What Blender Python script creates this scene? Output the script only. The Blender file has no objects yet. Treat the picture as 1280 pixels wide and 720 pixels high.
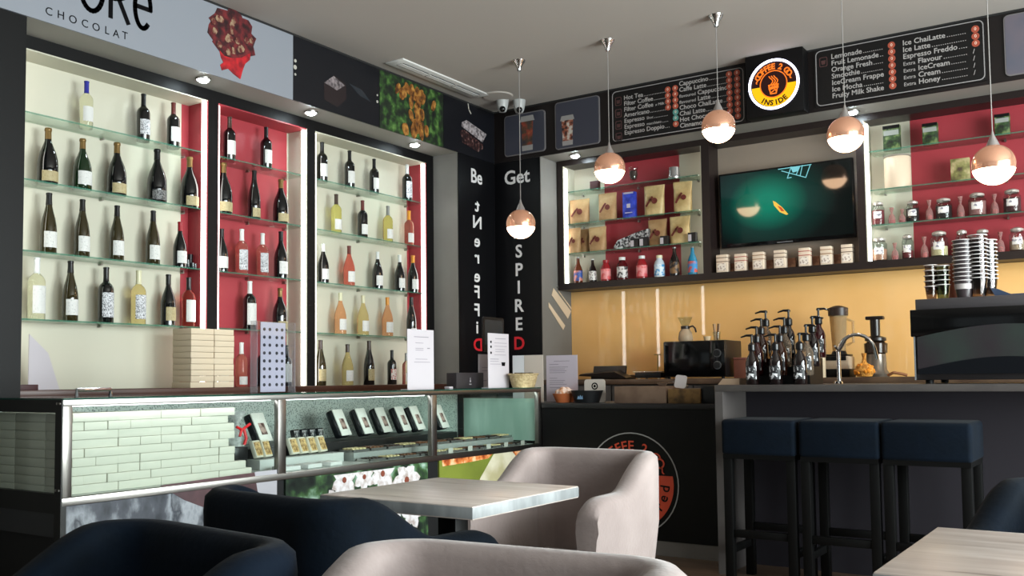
import bpy, bmesh, math, random
import numpy as np
from mathutils import Vector, Matrix
random.seed(7)
PI=math.pi
SC=bpy.context.scene
COL=SC.collection
# ------------------------------------------------------------------ camera
F,CX,CY,YAW,PITCH,ROLL=1218.17,599.553,404.169,.605717785,.0574343302,-.00946430948
CAM=Vector((4.75,-7.108,1.1))
_c,_s=math.cos(YAW),math.sin(YAW)
W=Vector((-_s*math.cos(PITCH),_c*math.cos(PITCH),math.sin(PITCH)))
R0=Vector((_c,_s,0)); U0=R0.cross(W)
RT=math.cos(ROLL)*R0+math.sin(ROLL)*U0; UP=-math.sin(ROLL)*R0+math.cos(ROLL)*U0
def at(px,py,ax,v):
    d=W+(px-CX)/F*RT-(py-CY)/F*UP
    i='xyz'.index(ax); t=(v-CAM[i])/d[i]
    return CAM+t*d
cd=bpy.data.cameras.new('camera'); cam=bpy.data.objects.new('camera',cd); COL.objects.link(cam)
m=Matrix.Identity(4)
for i in range(3):
    m[i][0]=RT[i]; m[i][1]=UP[i]; m[i][2]=-W[i]; m[i][3]=CAM[i]
cam.matrix_world=m
cd.sensor_fit='HORIZONTAL'; cd.sensor_width=36; cd.lens=F*36/1280
cd.shift_x=(640-CX)/1280; cd.shift_y=(CY-360)/1280
cd.clip_start=.05
SC.camera=cam
SC.view_settings.view_transform='Standard'; SC.view_settings.look='None'
SC.view_settings.gamma=1; SC.view_settings.use_curve_mapping=False
SC.view_settings.exposure=0.0
SC.cycles.use_denoising=True
SC.cycles.max_bounces=10; SC.cycles.transparent_max_bounces=24
SC.cycles.transmission_bounces=8; SC.cycles.glossy_bounces=5; SC.cycles.diffuse_bounces=4
SC.cycles.sample_clamp_indirect=4

# ------------------------------------------------------------------ materials
def lin(h):
    if not isinstance(h,str): return tuple(h)+(1,) if len(h)==3 else h
    h=h.lstrip('#'); o=[]
    for i in (0,2,4):
        v=int(h[i:i+2],16)/255
        o.append(v/12.92 if v<=.04045 else ((v+.055)/1.055)**2.4)
    return (*o,1)
MC={}
def mat(name,col,rough=.5,metal=0,emit=None,es=0,trans=0,ior=1.45,spec=.5,noise=None,bump=None,coat=0,sheen=0,alpha=1):
    if name in MC: return MC[name]
    m=bpy.data.materials.new(name); m.use_nodes=True; nt=m.node_tree; p=nt.nodes['Principled BSDF']
    I=p.inputs
    I['Base Color'].default_value=lin(col); I['Roughness'].default_value=rough; I['Metallic'].default_value=metal
    I['IOR'].default_value=ior; I['Transmission Weight'].default_value=trans; I['Specular IOR Level'].default_value=spec
    I['Coat Weight'].default_value=coat; I['Coat Roughness'].default_value=.05
    I['Sheen Weight'].default_value=sheen; I['Alpha'].default_value=alpha
    if emit: I['Emission Color'].default_value=lin(emit); I['Emission Strength'].default_value=es
    tc=nt.nodes.new('ShaderNodeTexCoord')
    if noise:   # (scale,[(pos,col)...],(stretch))
        sc,cols=noise[0],noise[1]; st=noise[2] if len(noise)>2 else (1,1,1)
        mp=nt.nodes.new('ShaderNodeMapping'); mp.inputs['Scale'].default_value=st
        n=nt.nodes.new('ShaderNodeTexNoise'); n.inputs['Scale'].default_value=sc; n.inputs['Detail'].default_value=6
        r=nt.nodes.new('ShaderNodeValToRGB')
        while len(r.color_ramp.elements)<len(cols): r.color_ramp.elements.new(.5)
        for e,(ps,cc) in zip(r.color_ramp.elements,cols): e.position=ps; e.color=lin(cc)
        nt.links.new(tc.outputs['Object'],mp.inputs[0]); nt.links.new(mp.outputs[0],n.inputs[0])
        nt.links.new(n.outputs[0],r.inputs[0]); nt.links.new(r.outputs[0],I['Base Color'])
    if bump:
        n=nt.nodes.new('ShaderNodeTexNoise'); n.inputs['Scale'].default_value=bump[0]; n.inputs['Detail'].default_value=3
        b=nt.nodes.new('ShaderNodeBump'); b.inputs['Strength'].default_value=bump[1]; b.inputs['Distance'].default_value=.01
        nt.links.new(tc.outputs['Object'],n.inputs[0]); nt.links.new(n.outputs[0],b.inputs['Height']); nt.links.new(b.outputs[0],I['Normal'])
    MC[name]=m; return m
def glass(name,col='#ffffff',refl=1.45,rough=.02,tint2=None):
    if name in MC: return MC[name]
    m=bpy.data.materials.new(name); m.use_nodes=True; nt=m.node_tree; nt.nodes.clear()
    o=nt.nodes.new('ShaderNodeOutputMaterial'); t=nt.nodes.new('ShaderNodeBsdfTransparent'); g=nt.nodes.new('ShaderNodeBsdfGlossy')
    lw=nt.nodes.new('ShaderNodeLayerWeight'); lw.inputs[0].default_value=.5; mx=nt.nodes.new('ShaderNodeMixShader')
    pw=nt.nodes.new('ShaderNodeMath'); pw.operation='POWER'; pw.inputs[1].default_value=5; fr=nt.nodes.new('ShaderNodeMath'); fr.operation='MULTIPLY_ADD'
    f0=((refl-1)/(refl+1))**2; fr.inputs[1].default_value=.9*(1-f0); fr.inputs[2].default_value=f0
    nt.links.new(lw.outputs['Facing'],pw.inputs[0]); nt.links.new(pw.outputs[0],fr.inputs[0])
    t.inputs[0].default_value=lin(col); g.inputs['Roughness'].default_value=rough
    nt.links.new(fr.outputs[0],mx.inputs[0]); nt.links.new(t.outputs[0],mx.inputs[1]); nt.links.new(g.outputs[0],mx.inputs[2]); nt.links.new(mx.outputs[0],o.inputs[0])
    MC[name]=m; return m
def emis(name,col,s): return mat(name,'#000000',emit=col,es=s)
LED=emis('led light','#fdf9f2',7.5)
BLACK=mat('black laminate','#060506',.5,spec=.25)
BLKG=mat('black gloss','#060607',.12)
GREYW=mat('grey paint','#6f6b66',.75,noise=(3,[(.3,'#6b6762'),(.7,'#73706a')]))
TAUPE=mat('taupe paint','#7f756c',.7)
CEIL=mat('ceiling paint','#aba39c',.9)
WHITEP=mat('white panel','#b9b5a4',.5)
REDP=mat('red panel','#96323a',.45)
CHROME=mat('chrome','#d8d8d8',.12,1)
STEEL=mat('brushed steel','#98948f',.32,1)
SHELFG=glass('shelf glass','#eef8f3',1.45)
EDGEG=mat('glass edge','#2f7d68',.15,spec=.8,alpha=.55)
PANE=glass('case glass','#f5f9f7',1.45)
CLEAR=glass('clear glass','#f2f5f4',1.4)
ACRYL=glass('acrylic','#f5f7f8',1.4)
PAPER=mat('white paper','#b4adb2',.85)
BOXW=mat('white carton','#cfcabe',.7)
INK=mat('black ink','#0a090b',.9,spec=.1)
GREYINK=mat('grey print','#7f7a82',.7)
WHITEI=mat('white print','#d8d6d6',.6,emit='#d8d6d6',es=0)
REDI=mat('red print','#c8222c',.5)
KRAFT=mat('kraft paper','#9c7a51',.6,noise=(12,[(.3,'#8f6d46'),(.7,'#ab8860')]),bump=(25,.4))
DKMETAL=mat('dark metal','#232325',.35,.8)
BRNWOOD=mat('brown wood edge','#3d2118',.4,noise=(6,[(.3,'#351b13'),(.7,'#4b2b20')],(1,.1,1)))
COPPER=mat('copper with lamp glow','#d8a78c',.2,.75,emit='#c88a68',es=.32)  # emission stands in for lamp light passing through the dome
NAVY=mat('navy velvet','#040d18',.85,sheen=.02,spec=.12,bump=(60,.15),noise=(5,[(.3,'#02080f'),(.7,'#05101d')]))
LILAC=mat('pale velvet','#a89b98',.75,sheen=.3,bump=(60,.15),noise=(4,[(.3,'#857672'),(.7,'#9a8b87')]))
LEGM=mat('black wood legs','#040404',.5,spec=.2)
STONE=mat('bleached wood top','#b7aba4',.3,noise=(2.6,[(.30,'#7d6f67'),(.36,'#b3a69e'),(.55,'#c2b6ae'),(.74,'#d3cac4')],(1.2,9,1)))
STONEE=mat('bleached wood edge','#8b8e8f',.5,noise=(6,[(.35,'#7c7f80'),(.65,'#9a9d9e')],(3,3,1)))

# ------------------------------------------------------------------ mesh builder
def sst(a,b,x):
    t=min(1,max(0,(x-a)/(b-a))); return t*t*(3-2*t)
class B:
    def __init__(s): s.v=[];s.f=[];s.M=Matrix.Identity(4)
    def _add(s,vs,fs):
        n=len(s.v); s.v+= [tuple(s.M@Vector(v)) for v in vs]; s.f+=[tuple(i+n for i in f) for f in fs]; return s
    def bm(s,b):
        b.verts.index_update(); s._add([v.co.copy() for v in b.verts],[[v.index for v in f.verts] for f in b.faces]); b.free(); return s
    def box(s,x0,x1,y0,y1,z0,z1,bev=0,seg=2):
        b=bmesh.new(); bmesh.ops.create_cube(b,size=1)
        for v in b.verts: v.co=Vector(((x0+x1)/2+v.co.x*(x1-x0),(y0+y1)/2+v.co.y*(y1-y0),(z0+z1)/2+v.co.z*(z1-z0)))
        if bev: bmesh.ops.bevel(b,geom=b.edges[:],offset=bev,segments=seg,profile=.5,affect='EDGES')
        return s.bm(b)
    def lathe(s,prof,n=20,c=(0,0,0),a0=0,a1=2*PI,cap=True):
        full=abs(a1-a0-2*PI)<1e-6; k=n if full else n+1
        vs=[];fs=[]
        for r,z in prof:
            for i in range(k):
                a=a0+(a1-a0)*i/n; vs.append((c[0]+r*math.cos(a),c[1]+r*math.sin(a),c[2]+z))
        for j in range(len(prof)-1):
            for i in range(n):
                i2=(i+1)%k if full else i+1
                fs.append((j*k+i,j*k+i2,(j+1)*k+i2,(j+1)*k+i))
        if cap and full:
            if prof[0][0]>1e-5: fs.append(tuple(reversed(range(k))))
            if prof[-1][0]>1e-5: fs.append(tuple((len(prof)-1)*k+i for i in range(k)))
        return s._add(vs,fs)
    def cyl(s,p0,p1,r,r2=None,n=14): return s.tube([p0,p1],[r,r if r2 is None else r2],n)
    def tube(s,pts,r,n=10,closed=False):
        pts=[Vector(p) for p in pts]; rs=r if isinstance(r,(list,tuple)) else [r]*len(pts)
        vs=[];fs=[];prev=None; L=len(pts)
        for i,p in enumerate(pts):
            a=pts[(i-1)%L] if (i>0 or closed) else p; b=pts[(i+1)%L] if (i<L-1 or closed) else p
            t=(b-a).normalized()
            if prev is None:
                prev=t.orthogonal().normalized()
            prev=(prev-t*prev.dot(t))
            prev=prev.normalized() if prev.length>1e-6 else t.orthogonal().normalized()
            q=t.cross(prev)
            for k in range(n):
                an=2*PI*k/n; vs.append(p+(prev*math.cos(an)+q*math.sin(an))*rs[i])
        m=L if closed else L-1
        for i in range(m):
            for k in range(n):
                k2=(k+1)%n; j=(i+1)%L
                fs.append((i*n+k,i*n+k2,j*n+k2,j*n+k))
        if not closed: fs.append(tuple(reversed(range(n)))); fs.append(tuple((L-1)*n+k for k in range(n)))
        return s._add(vs,fs)
    def prism(s,poly,h,mtx=None):
        """polygon in local XY, extruded along local Z by h"""
        n=len(poly); vs=[(x,y,0) for x,y in poly]+[(x,y,h) for x,y in poly]
        fs=[tuple(reversed(range(n))),tuple(range(n,2*n))]+[(i,(i+1)%n,(i+1)%n+n,i+n) for i in range(n)]
        if mtx is not None: vs=[mtx@Vector(v) for v in vs]
        return s._add(vs,fs)
    def sphere(s,c,r,n=14,m=9,sc=(1,1,1)):
        prof=[(0,-1)]+[(math.cos(a),math.sin(a)) for a in [(-PI/2+PI*i/m) for i in range(1,m)]]+[(0,1)]
        vs=[];fs=[]
        for rr,z in prof:
            for i in range(n):
                a=2*PI*i/n; vs.append((c[0]+r*sc[0]*rr*math.cos(a),c[1]+r*sc[1]*rr*math.sin(a),c[2]+r*sc[2]*z))
        for j in range(len(prof)-1):
            for i in range(n):
                i2=(i+1)%n; fs.append((j*n+i,j*n+i2,(j+1)*n+i2,(j+1)*n+i))
        return s._add(vs,fs)
    def text(s,t,size,mtx,align='LEFT',ext=.0015,off=0.0,shear=0):
        c=bpy.data.curves.new('t','FONT'); c.body=t; c.size=size; c.align_x=align; c.extrude=ext; c.offset=off; c.shear=shear
        c.resolution_u=3
        o=bpy.data.objects.new('t',c); COL.objects.link(o)
        dg=bpy.context.evaluated_depsgraph_get(); me=bpy.data.meshes.new_from_object(o.evaluated_get(dg))
        vs=[mtx@v.co for v in me.vertices]; fs=[tuple(p.vertices) for p in me.polygons]
        s.tw=max([v.co.x for v in me.vertices],default=0)
        bpy.data.objects.remove(o); bpy.data.meshes.remove(me); bpy.data.curves.remove(c)
        return s._add(vs,fs)
    def mesh(s,name,m,smooth=True,shift=None,ang=35):
        me=bpy.data.meshes.new(name)
        vs=s.v if shift is None else [(v[0]-shift[0],v[1]-shift[1],v[2]-shift[2]) for v in s.v]
        me.from_pydata(vs,[],s.f); me.validate()
        b=bmesh.new(); b.from_mesh(me); bmesh.ops.remove_doubles(b,verts=b.verts,dist=1e-6); bmesh.ops.recalc_face_normals(b,faces=b.faces); b.to_mesh(me); b.free()
        me.materials.append(m)
        if smooth:
            me.shade_smooth(); me.set_sharp_from_angle(angle=math.radians(ang))
        return me
    def out(s,name,m,parent=None,label=None,cat=None,group=None,kind=None,smooth=True,world=False,ang=35):
        """parent given: geometry local to the thing (or world coords if world=True)"""
        if parent is not None:
            sh=None
            if world:
                q=parent
                while q.parent: q=q.parent
                sh=q.location
            o=bpy.data.objects.new(name,s.mesh(name,m,smooth,sh,ang)); COL.objects.link(o); o.parent=parent
        else:
            xs=[v[0] for v in s.v]; ys=[v[1] for v in s.v]; zs=[v[2] for v in s.v]
            loc=Vector(((min(xs)+max(xs))/2,(min(ys)+max(ys))/2,min(zs)))
            o=bpy.data.objects.new(name,s.mesh(name,m,smooth,loc,ang)); o.location=loc; COL.objects.link(o)
        if label: o['label']=label
        if cat: o['category']=cat
        if group: o['group']=group
        if kind: o['kind']=kind
        return o
def thing(name,label,cat,loc=(0,0,0),rz=0,group=None,kind=None):
    o=bpy.data.objects.new(name,None); o.empty_display_size=.05; COL.objects.link(o); o.location=Vector(loc); o.rotation_euler=(0,0,rz)
    if label: o['label']=label
    if cat: o['category']=cat
    if group: o['group']=group
    if kind: o['kind']=kind
    return o
def inst(root,name,me,label=None,parent=None):
    o=bpy.data.objects.new(name,me); COL.objects.link(o); o.parent=parent or root
    if label: o['label']=label
    return o
def S(name,m,*boxes,label=None,bev=0):
    b=B()
    for q in boxes: b.box(*q,bev=bev)
    return b.out(name,m,kind='structure',smooth=False)
# frames of reference on the two fascia planes
def onL(y,z,x=0.0): return Matrix(((0,0,1,x),(1,0,0,y),(0,1,0,z),(0,0,0,1)))
def onB(x,z,y=0.0): return Matrix(((1,0,0,x),(0,0,-1,y),(0,1,0,z),(0,0,0,1)))
def circ(r,n=32,cx=0,cy=0,a0=0,a1=2*PI,sx=1):
    full=abs(a1-a0-2*PI)<1e-6
    return [(cx+sx*r*math.cos(a0+(a1-a0)*i/n),cy+r*math.sin(a0+(a1-a0)*i/n)) for i in range(n if full else n+1)]
def ring(b,r0,r1,h,mtx,n=48,a0=0,a1=2*PI):
    full=abs(a1-a0-2*PI)<1e-6
    for i in range(n):
        p=a0+(a1-a0)*i/n; q=a0+(a1-a0)*(i+1)/n
        b.prism([(r0*math.cos(p),r0*math.sin(p)),(r1*math.cos(p),r1*math.sin(p)),(r1*math.cos(q),r1*math.sin(q)),(r0*math.cos(q),r0*math.sin(q))],h,mtx)
def stroke(b,pts,w,h,mtx):
    for (x0,y0),(x1,y1) in zip(pts,pts[1:]):
        d=Vector((x1-x0,y1-y0)); L=d.length
        if L<1e-6: continue
        d/=L; nx,ny=-d.y*w/2,d.x*w/2; ex,ey=d.x*w*.3,d.y*w*.3
        b.prism([(x0-ex+nx,y0-ey+ny),(x0-ex-nx,y0-ey-ny),(x1+ex-nx,y1+ey-ny),(x1+ex+nx,y1+ey+ny)],h,mtx)
def rrect(x0,x1,y0,y1,r,n=5):
    P=[]
    for cx,cy,a in ((x1-r,y1-r,0),(x0+r,y1-r,PI/2),(x0+r,y0+r,PI),(x1-r,y0+r,3*PI/2)):
        for i in range(n+1):
            t=a+PI/2*i/n; P.append((cx+r*math.cos(t),cy+r*math.sin(t)))
    return P
# ------------------------------------------------------------------ room shell
FLOORM=mat('wood floor','#5d4a3c',.35,noise=(3,[(.25,'#46372d'),(.5,'#5f4b3d'),(.8,'#75604f')],(.6,9,1)))
ZC=3.467; ZB=3.005
S('floor',FLOORM,(-.6,7.75,-10.95,.66,-.1,0))
S('ceiling',CEIL,(-.6,7.75,-10.95,.66,ZC,ZC+.1))
S('wall_left',GREYW,(-.6,-.47,-10.95,.66,0,ZC))
S('wall_back',TAUPE,(-.47,7.75,.51,.66,0,ZC))
S('wall_right',GREYW,(7.6,7.75,-10.95,.51,0,.35),(7.6,7.75,-10.95,.51,2.95,ZC),(7.6,7.75,-1.2,.51,.35,2.95),(7.6,7.75,-4.4,-4.1,.35,2.95),(7.6,7.75,-7.6,-7.3,.35,2.95),(7.6,7.75,-10.95,-10.3,.35,2.95))
S('wall_front',GREYW,(-.47,7.6,-10.95,-10.8,2.95,ZC),(-.47,.4,-10.95,-10.8,0,2.95),(3.6,4.0,-10.95,-10.8,0,2.95),(7.2,7.6,-10.95,-10.8,0,2.95),(.4,3.6,-10.95,-10.8,0,.35),(4,7.2,-10.95,-10.8,0,.35))
FR=mat('window frame','#2a2a2c',.5)
wi=0
for (y0,y1) in ((-4.1,-1.2),(-7.3,-4.4),(-10.3,-7.6)):
    wi+=1; w=S('window_%d'%wi,FR,(7.62,7.7,y0,y0+.06,.35,2.95),(7.62,7.7,y1-.06,y1,.35,2.95),(7.62,7.7,y0+.06,y1-.06,.35,.41),(7.62,7.7,y0+.06,y1-.06,2.89,2.95),(7.62,7.7,(y0+y1)/2-.03,(y0+y1)/2+.03,.41,2.89))
    b=B(); b.box(7.655,7.665,y0+.06,y1-.06,.41,2.89); b.out('window_pane',PANE,w,world=True,smooth=False)
for (x0,x1) in ((.4,3.6),(4,7.2)):
    wi+=1; w=S('window_%d'%wi,FR,(x0,x0+.06,-10.9,-10.82,.35,2.95),(x1-.06,x1,-10.9,-10.82,.35,2.95),(x0+.06,x1-.06,-10.9,-10.82,.35,.41),(x0+.06,x1-.06,-10.9,-10.82,2.89,2.95),((x0+x1)/2-.03,(x0+x1)/2+.03,-10.9,-10.82,.41,2.89))
    b=B(); b.box(x0+.06,x1-.06,-10.865,-10.855,.41,2.89); b.out('window_pane',PANE,w,world=True,smooth=False)
# bulkheads, corner boxing, pillar
SOFF=mat('soffit paint','#8f8b84',.6)
S('trim_1',SOFF,(-.47,0,-10.8,.51,ZB,ZC))
S('trim_2',SOFF,(0,7.6,0,.51,ZB,ZC))
S('trim_3',GREYW,(-.47,0,-.562,.51,0,ZB),(0,.478,0,.51,0,ZB))
S('trim_4',BLACK,(-.47,0,-5.6,-4.357,0,ZB))
S('trim_5',mat('dark ceiling line','#1c1b1b',.8),(0,.012,-10.8,-.012,ZC-.014,ZC),(0,7.6,-.012,0,ZC-.014,ZC))  # solid dark strip along the top edge of both bulkheads
# soffit spotlights
for i,(px,py) in enumerate(((262,96),(423,132),(534,177),(722,195),(1078,150))):
    p=at(px,py,'z',ZB)
    if i<3: p.x=min(-.1,max(-.14,p.x)); d='left bulkhead, %s'%('above the left wine cabinet','above the middle wine cabinet','above the right wine cabinet')[i]
    else: p.y=.13; d='back bulkhead, %s'%('above the coffee bag cabinet','above the jar cabinet')[i-3]
    t=thing('spotlight','small recessed spotlight in the underside of the '+d,'spotlight',(p.x,p.y,ZB-.012),group='recessed bulkhead spotlights')
    b=B(); b.lathe([(.042,0),(.05,0),(.052,.012),(.04,.012)],24,cap=False); b.out('bezel',STEEL,t)
    b=B(); b.lathe([(0,-.014),(.018,-.012),(.03,-.006),(.038,.004),(.04,.009)],24,cap=False); b.out('lamp_face',emis('spot face','#e6f8ff',110),t)
    l=bpy.data.lights.new('spot_lamp','SPOT'); l.energy=12; l.spot_size=2.0; l.spot_blend=.6; l.color=(.86,.97,1); l.shadow_soft_size=.03
    lo=bpy.data.objects.new('spot_lamp',l); COL.objects.link(lo); lo.location=(p.x,p.y,ZB-.035)
# ------------------------------------------------------------------ wine cabinets on the left wall
XF,XB=-.25,-.44
bays=[(-4.28,-2.965,-3.03,'w','left'),(-2.885,-2.065,-2.085,'r','middle'),(-1.985,-.66,-.69,'w','right')]
posts=[(-4.357,-4.28),(-2.965,-2.885),(-2.065,-1.985),(-.66,-.562)]
SHZ=[2.585,2.215,1.825,1.452]; LZ=1.065
LABW={'left':'left wine cabinet with white back panel, beside the black pillar','middle':'narrow wine cabinet with red back panel, between the two white-backed cabinets','right':'right wine cabinet with white back panel, beside the corner lettering panel'}
for i,(y0,y1,yc,k,nm) in enumerate(bays):
    t=thing('wine_cabinet',LABW[nm],'wine cabinet',(-.34,(y0+y1)/2,LZ),group='built-in wine cabinets')
    P0,P1=posts[i],posts[i+1]
    b=B()
    a=P0[0] if i==0 else (P0[0]+P0[1])/2; c=P1[1] if i==2 else (P1[0]+P1[1])/2
    b.box(XB-.015,XF,a,y0,LZ,ZB); b.box(XB-.015,XF,y1,c,LZ,ZB); b.box(XB-.015,XF,y0,y1,2.932,ZB)
    b.out('frame',BLACK,t,world=True,smooth=False)
    main,alt=(WHITEP,REDP) if k=='w' else (REDP,WHITEP)
    b=B(); b.box(XB-.012,XB,y0,yc,LZ,2.932); b.out('back_panel',main,t,world=True,smooth=False,label='white back panel' if k=='w' else 'red back panel')
    b=B(); b.box(XB-.012,XB,yc,y1,LZ,2.932); b.out('back_panel',alt,t,world=True,smooth=False,label='red strip of back panel' if k=='w' else 'white strip of back panel')
    b=B(); b.box(XB,XF-.002,y1-.006,y1,LZ,2.932); b.out('side_panel',alt,t,world=True,smooth=False)
    b=B(); b.box(XB,XF-.002,y0,y0+.006,LZ,2.932); b.out('side_panel',main,t,world=True,smooth=False)
    b=B(); b.box(XB,XF-.002,y0+.006,y1-.006,2.924,2.932); b.out('top_panel',main,t,world=True,smooth=False)
    for yy in (y1-.022,y0+.006):
        b=B(); b.box(-.292,-.258,yy,yy+.016,LZ+.005,2.92,bev=.003); b.out('led_strip',LED,t,world=True)
    for z in SHZ:
        b=B(); b.box(XB+.002,XF-.004,y0+.023,y1-.023,z-.009,z-.0005); s=b.out('glass_shelf',SHELFG,t,world=True,smooth=False)
        b=B(); b.box(XF-.004,XF-.002,y0+.023,y1-.023,z-.009,z-.0005); b.out('glass_edge',EDGEG,s,world=True,smooth=False)
        for yy in (y0+.06,(y0+y1)/2,y1-.06):
            b=B(); b.cyl((XB,yy,z-.016),(XB+.03,yy,z-.016),.007); b.out('shelf_pin',STEEL,s,world=True)
b=B(); b.box(-.465,-.06,-4.357,-.562,1.03,LZ,bev=.003); b.out('worktop',BRNWOOD,label='long dark brown worktop running under the three wine cabinets',cat='worktop')
t=thing('base_cabinet','long black base cabinet under the brown worktop of the wine wall','cabinet',(-.28,-2.4,0))
b=B(); b.box(-.465,-.1,-4.357,-.562,.08,1.03); b.out('body',BLACK,t,world=True,smooth=False)
for k in range(6):
    y0=-4.35+k*.632; b=B(); b.box(-.1,-.082,y0+.004,y0+.625,.1,1.02,bev=.002); d=b.out('door',BLACK,t,world=True)
    b=B(); b.box(-.082,-.062,y0+.56,y0+.575,.6,.78,bev=.003); b.out('handle',STEEL,d,world=True)
b=B(); b.box(-.465,-.13,-4.357,-.562,0,.08); b.out('plinth',BLACK,t,world=True,smooth=False)

# ------------------------------------------------------------------ cabinets on the back wall
YF,YB=.26,.46
bb=[(.545,1.82,'coffee'),(1.885,3.01,'tv'),(3.065,4.85,'jar')]
BZ=1.925; BT=2.955; BSH=[2.728,2.445,2.188]
LB={'coffee':'illuminated wall cabinet holding kraft coffee bags, nearest the corner','tv':'dark wall cabinet bay holding the television','jar':'illuminated red-backed wall cabinet holding glass jars, right of the television'}
FRB=mat('dark brown laminate','#1d1413',.4)
for i,(x0,x1,nm) in enumerate(bb):
    t=thing('wall_cabinet',LB[nm],'wall cabinet',((x0+x1)/2,.36,BZ-.055),group='wall cabinets over the back counter')
    a=.49 if i==0 else (bb[i-1][1]+x0)/2; c=4.9 if i==2 else (x1+bb[i+1][0])/2
    b=B(); b.box(a,x0,YF,.505,BZ,ZB); b.box(x1,c,YF,.505,BZ,ZB); b.box(x0,x1,YF,.505,BT,ZB)
    b.out('frame',FRB,t,world=True,smooth=False)
    b=B(); b.box(a,c,YF,.505,BZ-.055,BZ); b.out('bottom_board',FRB,t,world=True,smooth=False)
    if nm=='tv':
        b=B(); b.box(x0,x1,YB,YB+.01,BZ,BT); b.out('back_panel',mat('taupe panel','#85786b',.7),t,world=True,smooth=False); continue
    segs=[(x0,.85,WHITEP),(.85,1.55,REDP),(1.55,x1,WHITEP)] if nm=='coffee' else [(x0,3.345,WHITEP),(3.345,x1,REDP)]
    for q in segs:
        b=B(); b.box(q[0],q[1],YB,YB+.01,BZ,BT); b.out('back_panel',q[2],t,world=True,smooth=False,label='red back panel' if q[2] is REDP else 'white back panel')
    for xx in (x0,x1-.006):
        b=B(); b.box(xx,xx+.006,YF+.002,YB,BZ,BT); b.out('side_panel',WHITEP,t,world=True,smooth=False)
    for xx in (x0+.006,):
        b=B(); b.box(xx,xx+.02,.275,.30,BZ+.003,BT-.02,bev=.003); b.out('led_strip',LED,t,world=True)
    b=B(); b.box(x1-.016,x1-.007,.312,.336,BZ+.003,BT-.02,bev=.002); b.out('led_strip',LED,t,world=True)  # unseen strip, added behind the right post to brighten the cabinet
    for z in BSH:
        b=B(); b.box(x0+.03,x1-.03,YF+.01,YB-.002,z-.009,z-.0005); s=b.out('glass_shelf',SHELFG,t,world=True,smooth=False)
        b=B(); b.box(x0+.03,x1-.03,YF+.008,YF+.01,z-.009,z-.0005); b.out('glass_edge',EDGEG,s,world=True,smooth=False)
        for xx in (x0+.1,(x0+x1)/2,x1-.1):
            b=B(); b.cyl((xx,YB,z-.016),(xx,YB-.03,z-.016),.007); b.out('shelf_pin',STEEL,s,world=True)
# yellow splashback
YEL=mat('yellow splashback','#eebb78',.018,spec=.9,noise=(2,[(.3,'#eab46d'),(.7,'#f1c07e')]))
b=B(); b.prism([(.48,.508),(7.5,.508),(7.5,.437),(.48,.498)],.776,Matrix.Translation((0,0,1.0915))); b.out('splashback',YEL,label='glossy mustard yellow splashback behind the back counter',cat='splashback',smooth=False)

# ------------------------------------------------------------------ bottles
def prof(kind,h):
    if kind=='bdx': q=[(0,0),(.118,0),(.124,.012),(.124,.6),(.118,.645),(.095,.69),(.06,.725),(.048,.75),(.044,.8),(.044,.965),(.05,.97),(.05,.992),(.04,1),(0,1)]
    elif kind=='brg': q=[(0,0),(.125,0),(.135,.015),(.135,.42),(.126,.50),(.1,.6),(.072,.69),(.052,.76),(.045,.82),(.044,.965),(.05,.97),(.05,.992),(.04,1),(0,1)]
    elif kind=='flu': q=[(0,0),(.105,0),(.112,.012),(.112,.38),(.107,.46),(.09,.58),(.068,.69),(.05,.79),(.043,.87),(.041,.965),(.046,.97),(.046,.992),(.038,1),(0,1)]
    elif kind=='chp': q=[(0,0),(.135,0),(.143,.015),(.143,.36),(.136,.45),(.115,.56),(.083,.67),(.06,.76),(.052,.82),(.05,.94),(.058,.95),(.06,.97),(.052,1),(0,1)]
    k={'bdx':1.08,'brg':1.06,'flu':1.12,'chp':1.2}[kind]
    return [((r*(k if z<.6 else 1+(k-1)*max(0,1-(z-.6)/.15)))*h,z*h) for r,z in q]
def rad_at(pr,z):
    for (r0,z0),(r1,z1) in zip(pr,pr[1:]):
        if z0<=z<=z1 and z1>z0: return r0+(r1-r0)*(z-z0)/(z1-z0)
    return pr[2][0]
DKG=mat('dark bottle glass','#08090a',.06,spec=.7,coat=.4)
OLV=mat('olive bottle glass','#2a2410',.05,spec=.7,coat=.4)
BGRN=mat('green bottle glass','#0e2410',.05,spec=.7,coat=.4)
def wine(n,col): return mat(n,col,.02,trans=.92,ior=1.2,spec=.6)
GM={'dk':DKG,'ol':OLV,'gn':BGRN,'cl':wine('pale wine glass','#efeed6'),'ye':wine('yellow wine glass','#e4de8c'),'go':wine('gold wine glass','#ead9a0'),
    'ro':wine('rose wine glass','#f2c4ac'),'or':wine('orange wine glass','#f2b78c'),'rd':wine('red rose wine glass','#e0786a'),'pk':wine('pink wine glass','#dcb0a0')}
def cap(c): return mat('capsule '+c,{'black':'#121113','gold':'#7a6038','white':'#cfd0ce','redbrown':'#5c2420','brown':'#3a2a22','blue':'#2a2c86','red':'#8e1420','orange':'#c98324','cream':'#c9c4a4','silver':'#8a8a88'}[c],.3,.5 if c in('gold','silver') else 0)
LABM={'w':mat('white bottle label','#cfcecb',.6,noise=(60,[(.34,'#9d9b9b'),(.40,'#c6c5c2'),(.8,'#cfceca')])),
      'c':mat('cream bottle label','#948662',.6,noise=(50,[(.35,'#7a6a45'),(.45,'#a1936d'),(.8,'#ab9e7c')])),
      'p':mat('patterned bottle label','#c9c9cc',.6,noise=(70,[(.42,'#24242a'),(.5,'#c5c5c9'),(.8,'#dedee0')])),
      'k':mat('dark bottle label','#3a3a3c',.5,noise=(60,[(.45,'#1a1a1c'),(.55,'#7c7b7a')])),
      'r':mat('red and white bottle label','#d3a49a',.6,noise=(26,[(.4,'#b0342c'),(.52,'#dcd6cf')]))}
meshes={}
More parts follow.
